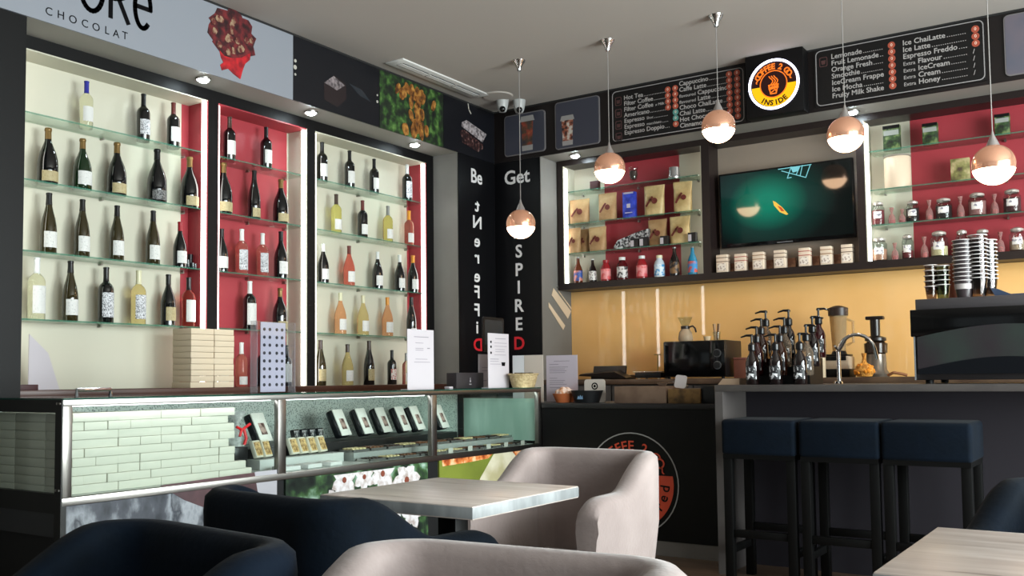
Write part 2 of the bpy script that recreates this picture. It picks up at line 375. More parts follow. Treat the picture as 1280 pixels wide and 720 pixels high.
def bmeshes(kind,lab):
    if (kind,lab) in meshes: return meshes[(kind,lab)]
    pr=prof(kind,1.0)
    rng={'mid':(.14,.45),'low':(.05,.23),'tall':(.10,.54),'lowmid':(.10,.36)}[lab]
    body=B().lathe([p for p in pr if p[1]<=1],24)
    z0=.74 if kind in('bdx',) else .80
    cp=[(rad_at(pr,z0)+.004,z0)]+[(r+.004,z) for r,z in pr if z>z0 and r>0]+[(0,1.004)]
    capb=B().lathe(cp,18,cap=False)
    la=[(rad_at(pr,rng[0])+.003,rng[0]),(rad_at(pr,(rng[0]+rng[1])/2)+.003,(rng[0]+rng[1])/2),(rad_at(pr,rng[1])+.003,rng[1])]
    lb=B().lathe(la,20,a0=-.95,a1=1.25,cap=False)
    meshes[(kind,lab)]=(body,capb,lb); return meshes[(kind,lab)]
mcache={}
def bottle(name,loc,h,kind,g,c,lab,lm,label,group,rz=0,cat='bottle'):
    body,capb,lb=bmeshes(kind,lab)
    t=thing(name,label,cat,loc,rz,group); t.scale=(h,h,h)
    for nm,bb_,mm,key in (('bottle_glass',body,GM[g],(kind,g)),('capsule',capb,cap(c),(kind,'c',c)),('bottle_label',lb,LABM[lm],(kind,lab,lm))):
        if key not in mcache: mcache[key]=bb_.mesh(nm,mm)
        inst(t,nm,mcache[key])
    return t
# cabinet, shelf(0-4), px, top, base, shape, glass, capsule, label zone, label paper, words
BT_=[(0,0,107.7,89.3,149,'bdx','cl','blue','mid','w','pale white wine bottle with blue capsule'),
(0,0,179,109,169,'bdx','dk','black','mid','p','dark bottle with black capsule'),
(0,0,216.5,120,177.7,'bdx','dk','redbrown','mid','w','dark bottle with reddish brown capsule'),
(0,1,59.3,155.7,227,'chp','dk','gold','low','c','dark sparkling wine bottle with gold foil'),
(0,1,102.7,166.7,232,'chp','gn','gold','lowmid','w','green sparkling wine bottle with gold foil'),
(0,1,145.7,174,241.7,'chp','dk','gold','low','c','dark sparkling wine bottle with gold foil'),
(0,1,196,182,250,'chp','dk','black','low','k','black sparkling wine bottle with black foil'),
(0,1,238,192,257,'chp','dk','gold','low','c','dark sparkling wine bottle with gold foil'),
(0,2,60.3,239,315.7,'flu','ol','black','lowmid','w','slender olive bottle with white label'),
(0,2,102.3,246,319,'flu','ol','black','lowmid','w','slender olive bottle with white label'),
(0,2,145.7,252.7,322.7,'flu','ol','black','lowmid','w','slender olive bottle with white label'),
(0,2,191,259.7,328,'flu','ol','black','lowmid','w','slender olive bottle with white label'),
(0,2,224.7,272.7,330.7,'brg','dk','red','lowmid','w','dark sloping bottle with red capsule'),
(0,3,45,321.7,400,'bdx','cl','white','tall','w','clear pale wine bottle with white capsule'),
(0,3,87.3,326,401.7,'flu','ol','black','lowmid','w','slender olive bottle with white label'),
(0,3,132,334,404,'bdx','dk','black','tall','p','dark bottle with tall patterned label'),
(0,3,172.7,337,405,'bdx','go','cream','tall','p','golden wine bottle with cream capsule'),
(0,3,210,342,406.7,'brg','dk','black','lowmid','c','dark sloping bottle with cream label'),
(0,3,238,345,407,'bdx','rd','black','tall','w','red translucent bottle with white label'),
(1,0,286.8,139,195,'bdx','dk','brown','mid','w','dark bottle with brown capsule'),
(1,0,332.6,152,205.5,'bdx','dk','black','mid','w','dark bottle with black capsule'),
(1,1,279,199,264,'chp','dk','gold','low','c','dark sparkling wine bottle with gold foil'),
(1,1,317.6,208.5,270.6,'flu','dk','black','low','c','slender dark bottle with cream label'),
(1,1,351,218.6,275,'chp','dk','gold','low','c','dark sparkling wine bottle with gold foil'),
(1,2,277,283,338,'brg','dk','black','lowmid','w','dark sloping bottle with white label'),
(1,2,302,283.7,341,'bdx','pk','white','tall','p','pale pink bottle with white capsule'),
(1,2,328,287.3,342,'bdx','pk','white','tall','p','pale pink bottle with white capsule'),
(1,2,351,286,345.5,'brg','dk','black','lowmid','w','dark sloping bottle with white label'),
(1,3,312,350.5,411.6,'bdx','dk','white','tall','w','dark bottle with white capsule and tall label'),
(1,3,350,358,412,'chp','dk','gold','low','c','dark sparkling wine bottle with gold foil'),
(1,4,278.5,424,478,'bdx','dk','black','tall','w','dark bottle with tall white label'),
(1,4,301.7,423.6,479,'bdx','ro','white','low','w','pale rose bottle with white capsule'),
(1,4,328,426,480,'bdx','dk','black','mid','w','dark bottle with white label'),
(1,4,358,431,482,'bdx','dk','black','tall','w','dark bottle with white label'),
(2,0,402.6,171,221.7,'bdx','dk','black','mid','w','dark bottle with white label'),
(2,0,437,181,228.8,'bdx','dk','black','mid','w','dark bottle with black capsule'),
(2,0,467.7,191,235.5,'bdx','dk','black','mid','w','dark bottle with black capsule'),
(2,0,509,198.8,245.6,'bdx','dk','white','tall','p','dark bottle with white capsule'),
(2,1,420.3,238.5,288.3,'bdx','ye','brown','lowmid','w','yellow wine bottle with brown capsule'),
(2,1,453.3,245.5,293,'bdx','dk','redbrown','lowmid','w','dark bottle with brown capsule'),
(2,1,485,253,299,'bdx','ye','silver','lowmid','w','yellow wine bottle with silver capsule'),
(2,1,511.4,260,304.5,'bdx','ro','orange','lowmid','w','rose wine bottle with orange capsule'),
(2,2,404,301,350.8,'brg','dk','white','lowmid','w','dark sloping bottle with white capsule'),
(2,2,436.4,303.3,354,'brg','rd','redbrown','lowmid','w','coral red bottle with white label'),
(2,2,472,311,358,'brg','dk','white','lowmid','w','dark sloping bottle with white label'),
(2,2,499.7,314,360,'brg','dk','white','lowmid','w','dark sloping bottle with white label'),
(2,2,520,317,364,'brg','dk','orange','lowmid','w','dark sloping bottle with orange capsule'),
(2,3,425.5,364,416,'brg','or','cream','lowmid','w','pale orange bottle with white label'),
(2,3,454,367,417,'brg','go','cream','lowmid','w','golden wine bottle with white label'),
(2,3,484.4,369,418,'brg','or','orange','lowmid','w','orange wine bottle with white label'),
(2,3,514.4,369.4,420,'flu','dk','black','low','w','slender dark bottle with white label'),
(2,4,400.6,422,479,'flu','ol','brown','lowmid','c','slender brown bottle with cream label'),
(2,4,434.4,427.8,479,'brg','go','brown','lowmid','w','golden wine bottle with white label'),
(2,4,461.4,424,479,'flu','dk','brown','lowmid','c','slender dark bottle with cream label'),
(2,4,490,436,479,'bdx','dk','black','mid','r','short dark bottle with red and white label'),
(2,4,508,440,479,'bdx','cl','silver','lowmid','w','clear pale bottle with white label')]
ORD=['first','second','third','fourth','fifth','sixth','seventh','eighth','ninth','tenth','eleventh','twelfth']
SHN=['top shelf','second shelf','third shelf','fourth shelf','worktop']
cnt={}
for q in BT_: cnt[(q[0],q[1])]=cnt.get((q[0],q[1]),0)+1
seen={}
for (c,s,px,tp,bs,kd,g,cp,lz,lm,words) in BT_:
    k=(c,s); seen[k]=seen.get(k,0)+1
    X=-.34 if s<4 else -.3
    p=at(px,bs,'x',X); h=at(px,tp,'x',X).z-p.z
    y0,y1=bays[c][0]+.07,bays[c][1]-.075
    zz=(SHZ+[LZ])[s]
    cb=('left','middle','right')[c]
    lab='%s, %s from left, %s, %s wine cabinet'%(words,ORD[seen[k]-1],SHN[s],cb)
    bottle('wine_bottle',(X,min(y1,max(y0,p.y)),zz+.0005),h,kd,g,cp,lz,lm,lab,'wine bottles in the wall cabinets',rz=random.uniform(-.15,.05))
# small glassware on the third shelf of the left cabinet
for i,(px,tp,bs,w) in enumerate(((240,308,333,8),(248,325,334,6),(234,318,332,6),(255,325,335,6))):
    p=at(px,bs,'x',-.36 if i else -.40); h=(bs-tp)*.0042
    b=B(); r=w*.0021; b.lathe([(r*.8,0),(r*.9,.003),(r,h),(r*.86,h),(r*.7,.008),(0,.008)],18,c=(-.33 if i else -.39,max(-4,min(-2.99,p.y))-.01*i,SHZ[2]+.0005))
    b.out('tumbler' if i else 'tin_cup',mat('smoked glass','#2b3438',.1,trans=.4) if i else DKMETAL,label=('tall dark metal cup behind small glasses beside the red-capped bottle' if i==0 else 'small smoked glass tumbler, %s of the three beside the dark metal cup'%['','middle','left','right'][i]),cat='cup')
# stack of flat boxes on worktop
n=0
for col,(y0,y1) in enumerate(((-3.235,-3.06),(-3.055,-2.9))):
    for r in range(10):
        b=B(); z=LZ+.0005+r*.0365; j=random.uniform(-.003,.003)
        b.box(-.245,-.07,y0+j,y1+j,z,z+.035,bev=.0015); nm='left' if col==0 else 'right'
        o=b.out('flat_carton',mat('beige carton','#cdbba2',.7),label='flat beige carton, %s from bottom of %s stack on the wine worktop'%(ORD[r],nm),cat='box',group='flat cartons stacked on the worktop')
b=B(); b.prism([(-4.2,LZ+.001),(-4.02,LZ+.001),(-4.09,LZ+.2),(-4.2,LZ+.3)],.006,Matrix(((0,0,1,-.2),(1,0,0,0),(0,1,0,0),(0,0,0,1))))
b.out('brochure',PAPER,label='white folded brochure leaning beside the black pillar',cat='brochure')
b=B(); b.box(-.16,-.1,-4.3,-4.2,LZ,LZ+.03,bev=.002); b.out('small_box',mat('dark red carton','#3a1a1c',.6),label='tiny dark red box in front of the leaning brochure',cat='box')
# ------------------------------------------------------------------ fascia signs, left
SIGNW=mat('pale sign board','#82858d',.55)
PANB=mat('black fascia print','#0b0c12',.4)
def board(name,m,y0,y1,label,cat,z0=ZB,z1=ZC-.016):
    t=thing(name,label,cat,(0.006,(y0+y1)/2,z0))
    b=B(); b.box(.0005,.012,y0,y1,z0,z1); b.out('board',m,t,world=True,smooth=False); return t
def LP(px,py): # pixel -> (y,z) on left fascia board face
    p=at(px,py,'x',.012); return (p.y,p.z)
def BP(px,py,y=-.012):
    p=at(px,py,'y',y); return (p.x,p.z)
t=board('sign_board',SIGNW,-5.6,-2.466,'pale grey chocolate shop sign with thin black lettering and a strawberry bouquet picture','sign')
b=B()
def letters(b,items):
    for kind_,pts in items: stroke(b,pts,.026,.004,onL(0,0,.012))
yb,zb=LP(160,34)
base=3.21
def ell(cx,cz,rx,rz,a0=0,a1=2*PI,n=30): return [(cx+rx*math.cos(a0+(a1-a0)*i/n),cz+rz*math.sin(a0+(a1-a0)*i/n)) for i in range(n+1)]
yO=LP(116,10)[0]; zO=LP(116,14)[1]
yR=LP(138,20)[0]; zR=LP(138,21)[1]; yR2=LP(160,28)[0]; 
yE=LP(176,20)[0]; zE=LP(183,37)[1]
zT=zR+.24
rO=(LP(131,10)[0]-LP(97,10)[0])/2-.012; yO=(LP(131,10)[0]+LP(97,10)[0])/2; rE=(LP(190,30)[0]-LP(166,30)[0])/2-.012; yE=(LP(190,30)[0]+LP(166,30)[0])/2
L=[('O',ell(yO,zO+.13,rO,.13)),
   ('R',[(yR,zR),(yR,zT)]),('R',ell(yR+.0,zT-.065,.105,.065,PI/2,-PI/2,14)),('R',[(yR+.055,zT-.13),(yR2,zR-.005)]),
   ('e',[(yE-rE,zE+.12),(yE+rE,zE+.12)]+ell(yE,zE+.12,rE,.12,0,1.72*PI,30)),
   ('D',ell(yO-.32,zO+.13,.14,.13,-PI/2,PI/2,18)),('D',[(yO-.32,zO),(yO-.32,zO+.26)]),
   ('A',[(yO-.72,zO),(yO-.6,zO+.26),(yO-.48,zO)]),('A',[(yO-.67,zO+.09),(yO-.53,zO+.09)])]
letters(b,L); b.out('lettering',INK,t,world=True,smooth=False)
b=B()
for ch,px,py in zip('CHOCOLAT',(61,76,91,106,120,133.5,145,156),(19,23.5,29,34,38.5,42.5,46.5,49)):
    y,z=LP(px,py); b.text(ch,.062,onL(y,z,.012),'CENTER')
b.out('lettering',INK,t,world=True,smooth=False)
# bouquet picture printed on the sign
cy_,cz_=LP(292,53)
b=B(); b.prism([(y+.018*math.sin(i*2.3),z+.014*math.cos(i*1.7)) for i,(y,z) in enumerate(ell(cy_-.01,cz_+.045,.19,.165)[:-1])],.002,onL(0,0,.012)); b.out('bouquet_print',mat('chocolate strawberry print','#3a1218',.5,noise=(22,[(.35,'#21090c'),(.5,'#471419'),(.65,'#6d1f22')])),t,world=True,smooth=False)
b=B()
random.seed(3)
for i in range(19):
    a=random.uniform(0,2*PI); r=math.sqrt(random.random()); yy=cy_-.01+.17*r*math.cos(a); zz=cz_+.045+.13*r*math.sin(a)
    s=.021
    b.prism([(yy-s,zz-.2*s),(yy-.5*s,zz+s),(yy+.2*s,zz+.9*s),(yy+s,zz),(yy+.5*s,zz-s),(yy-.5*s,zz-s)],.003+.0002*i,onL(0,0,.012))
b.out('hearts_print',mat('cream heart print','#7a5a48',.6,noise=(30,[(.42,'#5b1e1c'),(.58,'#94785f')])),t,world=True,smooth=False)
b=B(); P=lambda l:[LP(*q) for q in l]
b.prism(P([(274,63),(280,70),(290,73),(302,72),(313,66),(312,75),(306,80),(303,88),(300,99),(292,93),(285,86),(277,88),(275,81),(279,78),(276,72)]),.004,onL(0,0,.012)); b.out('ribbon_print',mat('red ribbon print','#a01420',.5,noise=(14,[(.4,'#7a0d18'),(.6,'#c11d24')])),t,world=True,smooth=False)
# chocolate on black panel
t=board('wall_picture',PANB,-2.462,-1.57,'black fascia picture of a single chocolate between the pale sign and green plant picture','picture')
b=B(); b.prism(P([(405,103),(418,94),(432,105),(433,124),(421,134),(405,124)]),.001,onL(0,0,.012)); b.out('chocolate_print',mat('dark chocolate print','#1c1113',.5),t,world=True,smooth=False)
b=B(); b.prism(P([(405,103),(417,95),(431,107),(421,113)]),.002,onL(0,0,.012)); b.out('wrapper_print',mat('silver wrapper print','#5f5558',.5,noise=(30,[(.4,'#3f383a'),(.6,'#857a7c')])),t,world=True,smooth=False)
b=B(); b.prism(P([(436,104),(452,112),(463,127),(450,120)]),.001,onL(0,0,.012)); b.out('leaf_print',mat('grey leaf print','#1e2228',.5),t,world=True,smooth=False)
b=B()
for px,py,r in ((369,76,.012),(368.7,84,.016),(369,93,.009),(471.5,119,.008),(471.5,127,.011)):
    y,z=LP(px,py); b.prism(circ(r,10,y,z),.002,onL(0,0,.012))
b.out('dot_print',mat('pale dot print','#a7a39a',.5),t,world=True,smooth=False)
# cacao tree picture
GRN=mat('leaf print','#1e3018',.6,noise=(14,[(.32,'#060a07'),(.47,'#14230f'),(.58,'#2b4a1c'),(.72,'#587a3c')]))
t=board('wall_picture',GRN,-1.566,-.765,'green fascia picture of a tree trunk covered in orange yellow cacao pods','picture')
b=B(); random.seed(11)
for i in range(34):
    yy=-1.16+random.gauss(0,.10)+(.0 if i%3 else random.uniform(-.2,.2)); zz=random.uniform(3.03,3.42); yy=min(-.8,max(-1.5,yy)); zz=min(3.39,max(3.05,zz)); a=random.uniform(-.5,.5)
    pl=[]
    for k in range(12):
        u=2*PI*k/12; x_,y_=.026*math.cos(u),.05*math.sin(u)*(1-.15*math.sin(u)); pl.append((yy+x_*math.cos(a)-y_*math.sin(a),zz+x_*math.sin(a)+y_*math.cos(a)))
    b.prism(pl,.001+.0002*i,onL(0,0,.012))
b.out('pod_print',mat('cacao pod print','#8a5a24',.5,noise=(22,[(.35,'#3d2410'),(.5,'#7d4c1e'),(.68,'#b07f3c')])),t,world=True,smooth=False)
t=board('wall_picture',PANB,-.761,-.013,'black fascia picture of a chocolate bar cake, at the corner of the room','picture')
b=B(); b.prism(P([(577,153),(583,150),(608,168),(603,178),(577,158)]),.002,onL(0,0,.012)); b.out('bar_print',mat('silver bar print','#8a8184',.5,noise=(40,[(.4,'#5d5557'),(.6,'#a59c9e')])),t,world=True,smooth=False)
b=B(); b.prism(P([(575,163),(580,162),(603,180),(604,186),(597,190),(578,178)]),.001,onL(0,0,.012)); b.out('cake_print',mat('cake print','#2a1718',.5,noise=(35,[(.45,'#180e10'),(.6,'#4a2a28'),(.72,'#8d7a74')])),t,world=True,smooth=False)
b=B(); stroke(b,P([(585,130),(586,137),(588.5,142)]),.012,.002,onL(0,0,.012)); b.out('smoke_print',mat('pale dot print','#a7a39a',.5),t,world=True,smooth=False)
# ------------------------------------------------------------------ corner lettering panels
PANM=mat('black corner panel','#08080b',.4,spec=.25)
t=thing('lettering_panel','black corner panel on the wine wall side with white mirrored lettering under Be','sign',(.004,-.28,1.0))
b=B(); b.box(.0005,.008,-.555,-.009,.95,3.003); b.out('panel',PANM,t,world=True,smooth=False)
b=B(); y,z=at(595.5,227,'x',.008).y,at(595.5,229,'x',.008).z
b.text('Be',.17,onL(y,z-.0,.008),'CENTER',off=.003)
for ch,py in zip('tNereFFi',(257,278,301,321.5,345,365,387.5,409)):
    p=at(596.5,py,'x',.008); mm=onL(p.y,p.z-.05,.008)@Matrix.Diagonal((-1.25,1,1,1)); b.text(ch,.15,mm,'CENTER',off=.003)
b.out('lettering',WHITEI,t,world=True,smooth=False)
b=B(); p=at(597.5,431,'x',.008); b.text('D',.15,onL(p.y,p.z-.05,.008)@Matrix.Diagonal((-1.25,1,1,1)),'CENTER',off=.003); b.out('lettering',REDI,t,world=True,smooth=False,label='red mirrored letter D')
t=thing('lettering_panel','black corner panel on the coffee side with white lettering under Get, ending in red D','sign',(.24,-.004,1.0))
b=B(); b.box(.0085,.474,-.008,-.0005,.95,3.003); b.out('panel',PANM,t,world=True,smooth=False)
b=B(); x,z=BP(646,229,-.008); b.text('Get',.17,onB(x,z,-.008),'CENTER',off=.003)
for ch,py in zip('INSPIRE',(265,290,314,337,359,382,405)):
    x,z=BP(648.5,py,-.008); b.text(ch,.155,onB(x,z-.052,-.008),'CENTER',off=.003)
b.out('lettering',WHITEI,t,world=True,smooth=False)
b=B(); x,z=BP(649,429,-.008); b.text('D',.155,onB(x,z-.052,-.008),'CENTER',off=.003); b.out('lettering',REDI,t,world=True,smooth=False,label='red letter D')
# ------------------------------------------------------------------ fascia signs, back
b=B(); b.box(.012,7.5,-.010,-.0005,ZB,ZC-.016); b.out('fascia_board',mat('brown black fascia','#120c0c',.4),label='long black fascia board above the wall cabinets carrying menus and pictures',cat='fascia',smooth=False)
FRM=mat('grey frame line','#6c6869',.5)
def fpic(px0,pya,pyb,px1,pyc,pyd,label,m):
    x0,z0=BP(px0,pyb,-.02); _,z1=BP(px0,pya,-.02); x1,_=BP(px1,pyc,-.02); _,z3=BP(px1,pyd,-.02)
    z0=max((z0+z3)/2,ZB+.01); z1=min(z1,ZC-.03)
    t=thing('framed_picture',label,'picture',((x0+x1)/2,-.015,z0))
    b=B(); b.prism(rrect(x0,x1,z0,z1,.03),.012,onB(0,0,-.0105)); b.out('frame',FRM,t,world=True,smooth=False)
    b=B(); b.prism(rrect(x0+.008,x1-.008,z0+.008,z1-.008,.024),.002,onB(0,0,-.0225)); b.out('print',m,t,world=True,smooth=False)
    return t,x0,x1,z0,z1
DUSK=mat('blue grey print','#3a3b46',.3)
def cup(t,x,z,w,h,body):
    b=B(); b.prism([(x-w*.40,z),(x+w*.40,z),(x+w*.5,z+h*.86),(x-w*.5,z+h*.86)],.001,onB(0,0,-.0246)); b.out('cup_print',body,t,world=True,smooth=False)
    b=B(); b.prism([(x-w*.62,z+h*.84),(x+w*.62,z+h*.84),(x+w*.5,z+h),(x-w*.5,z+h)],.0015,onB(0,0,-.0247)); b.prism([(x-w*.44,z-.004),(x+w*.44,z-.004),(x+w*.46,z+h*.14),(x-w*.46,z+h*.14)],.0015,onB(0,0,-.0247)); b.out('lid_print',mat('cup lid print','#8f8c8a',.5),t,world=True,smooth=False)
t,x0,x1,z0,z1=fpic(631,146,198,681,131,187,'framed fascia picture of a tall iced drink, nearest the corner',DUSK)
cup(t,(x0+x1)/2+.03,z0+.03,.12,.3,mat('iced drink print','#4a4440',.5,noise=(14,[(.35,'#2b2c38'),(.5,'#4b3a2c'),(.62,'#8a3a2c'),(.75,'#7f9a55')])))
t,x0,x1,z0,z1=fpic(694.5,128,188,749,119,179,'framed fascia picture of a patterned takeaway coffee cup',DUSK)
cup(t,x0+.12,z0+.03,.11,.25,mat('paper cup print','#7a6656',.5,noise=(24,[(.4,'#221c1c'),(.5,'#8c4a34'),(.6,'#b7b0a6')])))
t,x0,x1,z0,z1=fpic(1257,15,96,1330,2,84,'framed pale fascia picture at the far right above the jar cabinet',mat('pale grey print','#5c5c66',.3,noise=(2,[(.4,'#565763'),(.6,'#6a5f66')])))
def menu(px0,pya,pyb,px1,pyc,label,left,right,lcol,rcol,dl,dr,icons):
    x0,z1=BP(px0,pya,-.02); x1,z1b=BP(px1,pyc,-.02); _,z0=BP(px0,pyb,-.02); z1=min((z1+z1b)/2,ZC-.025); z0=max(z0,ZB+.008)
    t=thing('menu_board',label,'menu board',((x0+x1)/2,-.015,z0))
    b=B(); b.box(x0-.01,x1+.01,-.02,-.0105,z0-.006,z1+.006); b.out('board',mat('menu black','#0c0a0b',.4),t,world=True,smooth=False)
    b=B(); o=rrect(x0,x1,z0,z1,.035); i=rrect(x0+.006,x1-.006,z0+.006,z1-.006,.03); n=len(o)
    for k in range(n): k2=(k+1)%n; b.prism([i[k],o[k],o[k2],i[k2]],.002,onB(0,0,-.02))
    b.out('border_line',mat('menu line','#8f8b8b',.5),t,world=True,smooth=False)
    D=B(); C=B(); G=B(); h=z1-z0; DOTM=(mat('orange price dot','#a04a36',.6),mat('teal price dot','#4f857e',.6))
    for rows,xa,xb_,disc in ((left,lcol[0],lcol[1],dl),(right,rcol[0],rcol[1],dr)):
        n=len(rows); pt=lcol[2] if rows is left else rcol[2]
        for r,s in enumerate(rows):
            z=z1-h*pt-r*h*lcol[3]; X=x0+(x1-x0)*xa; sz=.0505
            T=B()
            if '|' in s:
                a_,s2=s.split('|'); T.text(a_,sz*.72,onB(X,z,-.02),ext=.001); X2=X+T.tw+.016; T.text(s2.strip(),sz,onB(X2,z,-.02),ext=.001,off=.0006); X3=X2+T.tw
            elif '~' in s:
                a_,s2=s.split('~'); T.text(a_,sz,onB(X,z,-.02),ext=.001,off=.0006); X2=X+T.tw+.018; T.text(s2.strip(),sz*.62,onB(X2,z,-.02),ext=.001); X3=X2+T.tw
            else: T.text(s,sz,onB(X,z,-.02),ext=.001,off=.0006); X3=X+T.tw
            Xe=x0+(x1-x0)*xb_; nd=disc[r] if r<len(disc) else 0
            k=X3+.01
            while k<Xe-.06: T.box(k,k+.006,-.021,-.02,z,z+.005); k+=.0135
            for q in range(abs(nd) if nd!=9 else 0):
                cx=Xe+.0-(abs(nd)-1-q)*.062; C2=B(); C2.prism(circ(.024,16,cx,z+.018),.002,onB(0,0,-.02)); C2.out('price_dot',DOTM[0 if nd>0 else 1],t,world=True,smooth=False,label='orange price dot' if nd>0 else 'teal price dot')
                C.text('0',.028,onB(cx,z+.01,-.022),'CENTER',ext=.0006)
            if nd==9: T.text('/',.045,onB(Xe-.02,z,-.02),ext=.001)
            T.out('menu_line',mat('menu white','#a39e9c',.6),t,world=True,smooth=False)
    C.out('price_figures',mat('price figure','#f0d9c8',.5),t,world=True,smooth=False)
    I=B()
    for k in range(icons):
        cz=z1-.085-k*.098; cx=x0+.055; o=rrect(cx-.028,cx+.028,cz-.035,cz+.035,.01,3); i=rrect(cx-.023,cx+.023,cz-.030,cz+.030,.008,3)
        for q in range(len(o)): q2=(q+1)%len(o); I.prism([i[q],o[q],o[q2],i[q2]],.002,onB(0,0,-.02))
        I.prism([(cx-.012,cz-.018),(cx+.012,cz-.018),(cx+.016,cz+.01),(cx-.016,cz+.01)],.002,onB(0,0,-.02))
    I.out('cup_icons',mat('icon rust','#4d3231',.5),t,world=True,smooth=False)
menu(765,115,178,929,84,'black hot drinks menu board with two columns of white lettering, left of the round sign',
 ['Hot Tea','Filter Coffee','Filter Coffee~ x Milk','Americano','Espresso~ Shot','Espresso~ macchiato','Espresso Doppio'],['Cappuccino','Caffe Latte','flavoured| Cappuccino','flavoured| Latte','Choco ChaiLatte','Chai Latte','Hot Chocolate','Cinnamon'],
 (.095,.50,.20,.115),(.53,.955,.13),[2,2,2,2,-1,-1,1],[2,2,2,2,2,2,2,1],4)
menu(1019,64,134,1229,25,'black cold drinks menu board with two columns of white lettering, right of the round sign',
 ['Lemonade','Fruit Lemonade','Orange Fresh','Smoothie','IceCream Frappe','Ice Mocha','Fruity Milk Shake'],['Ice ChaiLatte','Ice Latte','Espresso Freddo','Extra| Flavour','Extra| IceCream','Extra| Cream','Extra| Honey'],
 (.10,.475,.185,.118),(.54,.955,.185),[1]*7,[1,1,1,9,9,9,9],1)
# round illuminated sign
YS=-.14
x0,z1=BP(931,72,YS); x1,_=BP(1003,62,YS); 
t=thing('illuminated_sign','round lit coffee sign with white ring and yellow lower half on a black box','sign',((x0+x1)/2,-.07,3.02))
b=B(); b.box(x0,x1,YS,-.0105,3.0,ZC-.004,bev=.004); b.out('sign_box',BLACK,t,world=True)
cx_,cz_=BP(967.3,105.3,YS); R_=.185
def oS(h=0): return onB(cx_,cz_,YS-h)
b=B(); ring(b,R_-.016,R_,.012,oS()); b.out('neon_ring',emis('neon white','#e6e6ff',5),t,world=True)
b=B(); b.prism(circ(R_-.016,48),.004,oS()); b.out('disc',mat('sign dark disc','#1a0606',.4,emit='#2a0508',es=.5),t,world=True,smooth=False)
b=B(); b.prism([( (R_-.022)*math.cos(a),(R_-.022)*math.sin(a)+0.0) for a in [PI+.05+(PI-.1)*i/30 for i in range(31)]],.002,oS(.004)); b.out('yellow_half',emis('sign yellow','#ffc400',1.15),t,world=True,smooth=False)
b=B(); b.prism(circ(.098,40),.002,oS(.006)); b.out('inner_disc',mat('sign dark disc','#1a0606',.4),t,world=True,smooth=False)
b=B(); ring(b,.094,.101,.003,oS(.007)); 
def arc_text(b,s,r,size,a_mid,span,cxyz,flip=False,off=.002,h=.008):
    n=len(s)
    for i,ch in enumerate(s):
        u=(i-(n-1)/2)/(n-1 if n>1 else 1)
        a=a_mid-u*span if not flip else a_mid+u*span
        rot=a-PI/2 if not flip else a+PI/2
        mm=cxyz@Matrix.Translation((r*math.cos(a),r*math.sin(a),h))@Matrix.Rotation(rot,4,'Z')@Matrix.Translation((0,-size*.36,0))
        b.text(ch,size,mm,'CENTER',ext=.001,off=off)
arc_text(b,'~COFFEE 2 GO~',.132,.058,PI/2,2.55,oS())
for sx in (-.018,.0,.018):
    stroke(b,[(sx+.014*math.sin(k*.9),.0+.012*k) for k in range(-1,6)],.007,.003,oS(.008))
stroke(b,[(-.035,-.005),(-.022,-.07),(.018,-.07),(.034,-.005),(-.035,-.005)],.008,.003,oS(.008)); stroke(b,[(-.03,-.03),(.03,-.022)],.02,.003,oS(.008)); stroke(b,[(-.016,-.06),(.012,-.04),(.02,-.06)],.007,.003,oS(.008))
b.out('lettering',emis('sign orange','#ff7a20',1.3),t,world=True,smooth=False)
b=B(); arc_text(b,'INSIDE',.135,.052,-PI/2,1.25,oS(),flip=True); b.out('lettering',mat('sign brown ink','#3a1404',.5),t,world=True,smooth=False,label='brown lettering on the yellow half')
# ------------------------------------------------------------------ ceiling items
q=[at(480,78,'z',ZC),at(503,72.7,'z',ZC),at(611.7,116.7,'z',ZC),at(593,121.7,'z',ZC)]
xa=(q[0].x+q[3].x)/2; xb_=(q[1].x+q[2].x)/2; ya=(q[0].y+q[1].y)/2; yb_=(q[2].y+q[3].y)/2
t=thing('ceiling_vent','long white linear air vent in the ceiling beside the green plant picture','vent',((xa+xb_)/2,(ya+yb_)/2,ZC-.012))
VW=mat('vent white','#cfcdca',.5)
b=B(); b.box(xa,xb_,ya,yb_,ZC-.012,ZC,bev=.003); b.out('frame',VW,t,world=True)
n=3; L_=(yb_-ya-.1)/n
for k in range(n):
    b=B(); b.box(xa+.05,xb_-.05,ya+.05+k*L_+.015,ya+.05+(k+1)*L_-.015,ZC-.0135,ZC-.012); g=b.out('grille',mat('vent dark','#2f3031',.7),t,world=True,smooth=False)
    b=B()
    for j in range(1,4): xx=xa+.05+(xb_-xa-.1)*j/4; b.box(xx-.006,xx+.006,ya+.05+k*L_+.015,ya+.05+(k+1)*L_-.015,ZC-.017,ZC-.0135)
    b.out('louvres',VW,g,world=True,smooth=False)
for i,(px,py) in enumerate(((628,129),(649,131))):
    p=at(px,py,'z',ZC-.03) if i==0 else at(px,py-1,'z',ZC-.03)
    t=thing('dome_camera','white dome security camera on the ceiling at the corner, %s of the pair'%('left one' if i==0 else 'right one'),'camera',(p.x,p.y,ZC-.11))
    b=B(); b.lathe([(0,0),(.03,.004),(.042,.03),(.05,.07),(.055,.11)],22,cap=False); b.out('housing',mat('camera white','#a9a9a8',.35),t)
    b=B(); b.sphere((.018,-.026,.022),.026); b.out('lens',BLKG,t)
p=at(622,121,'z',ZC-.01); b=B(); b.lathe([(.0,-.012),(.12,-.01),(.13,0),(0,0)],30,c=(p.x,p.y,ZC)); b.out('ceiling_speaker',CEIL,label='faint round plate flush on the ceiling near the two dome cameras',cat='speaker')
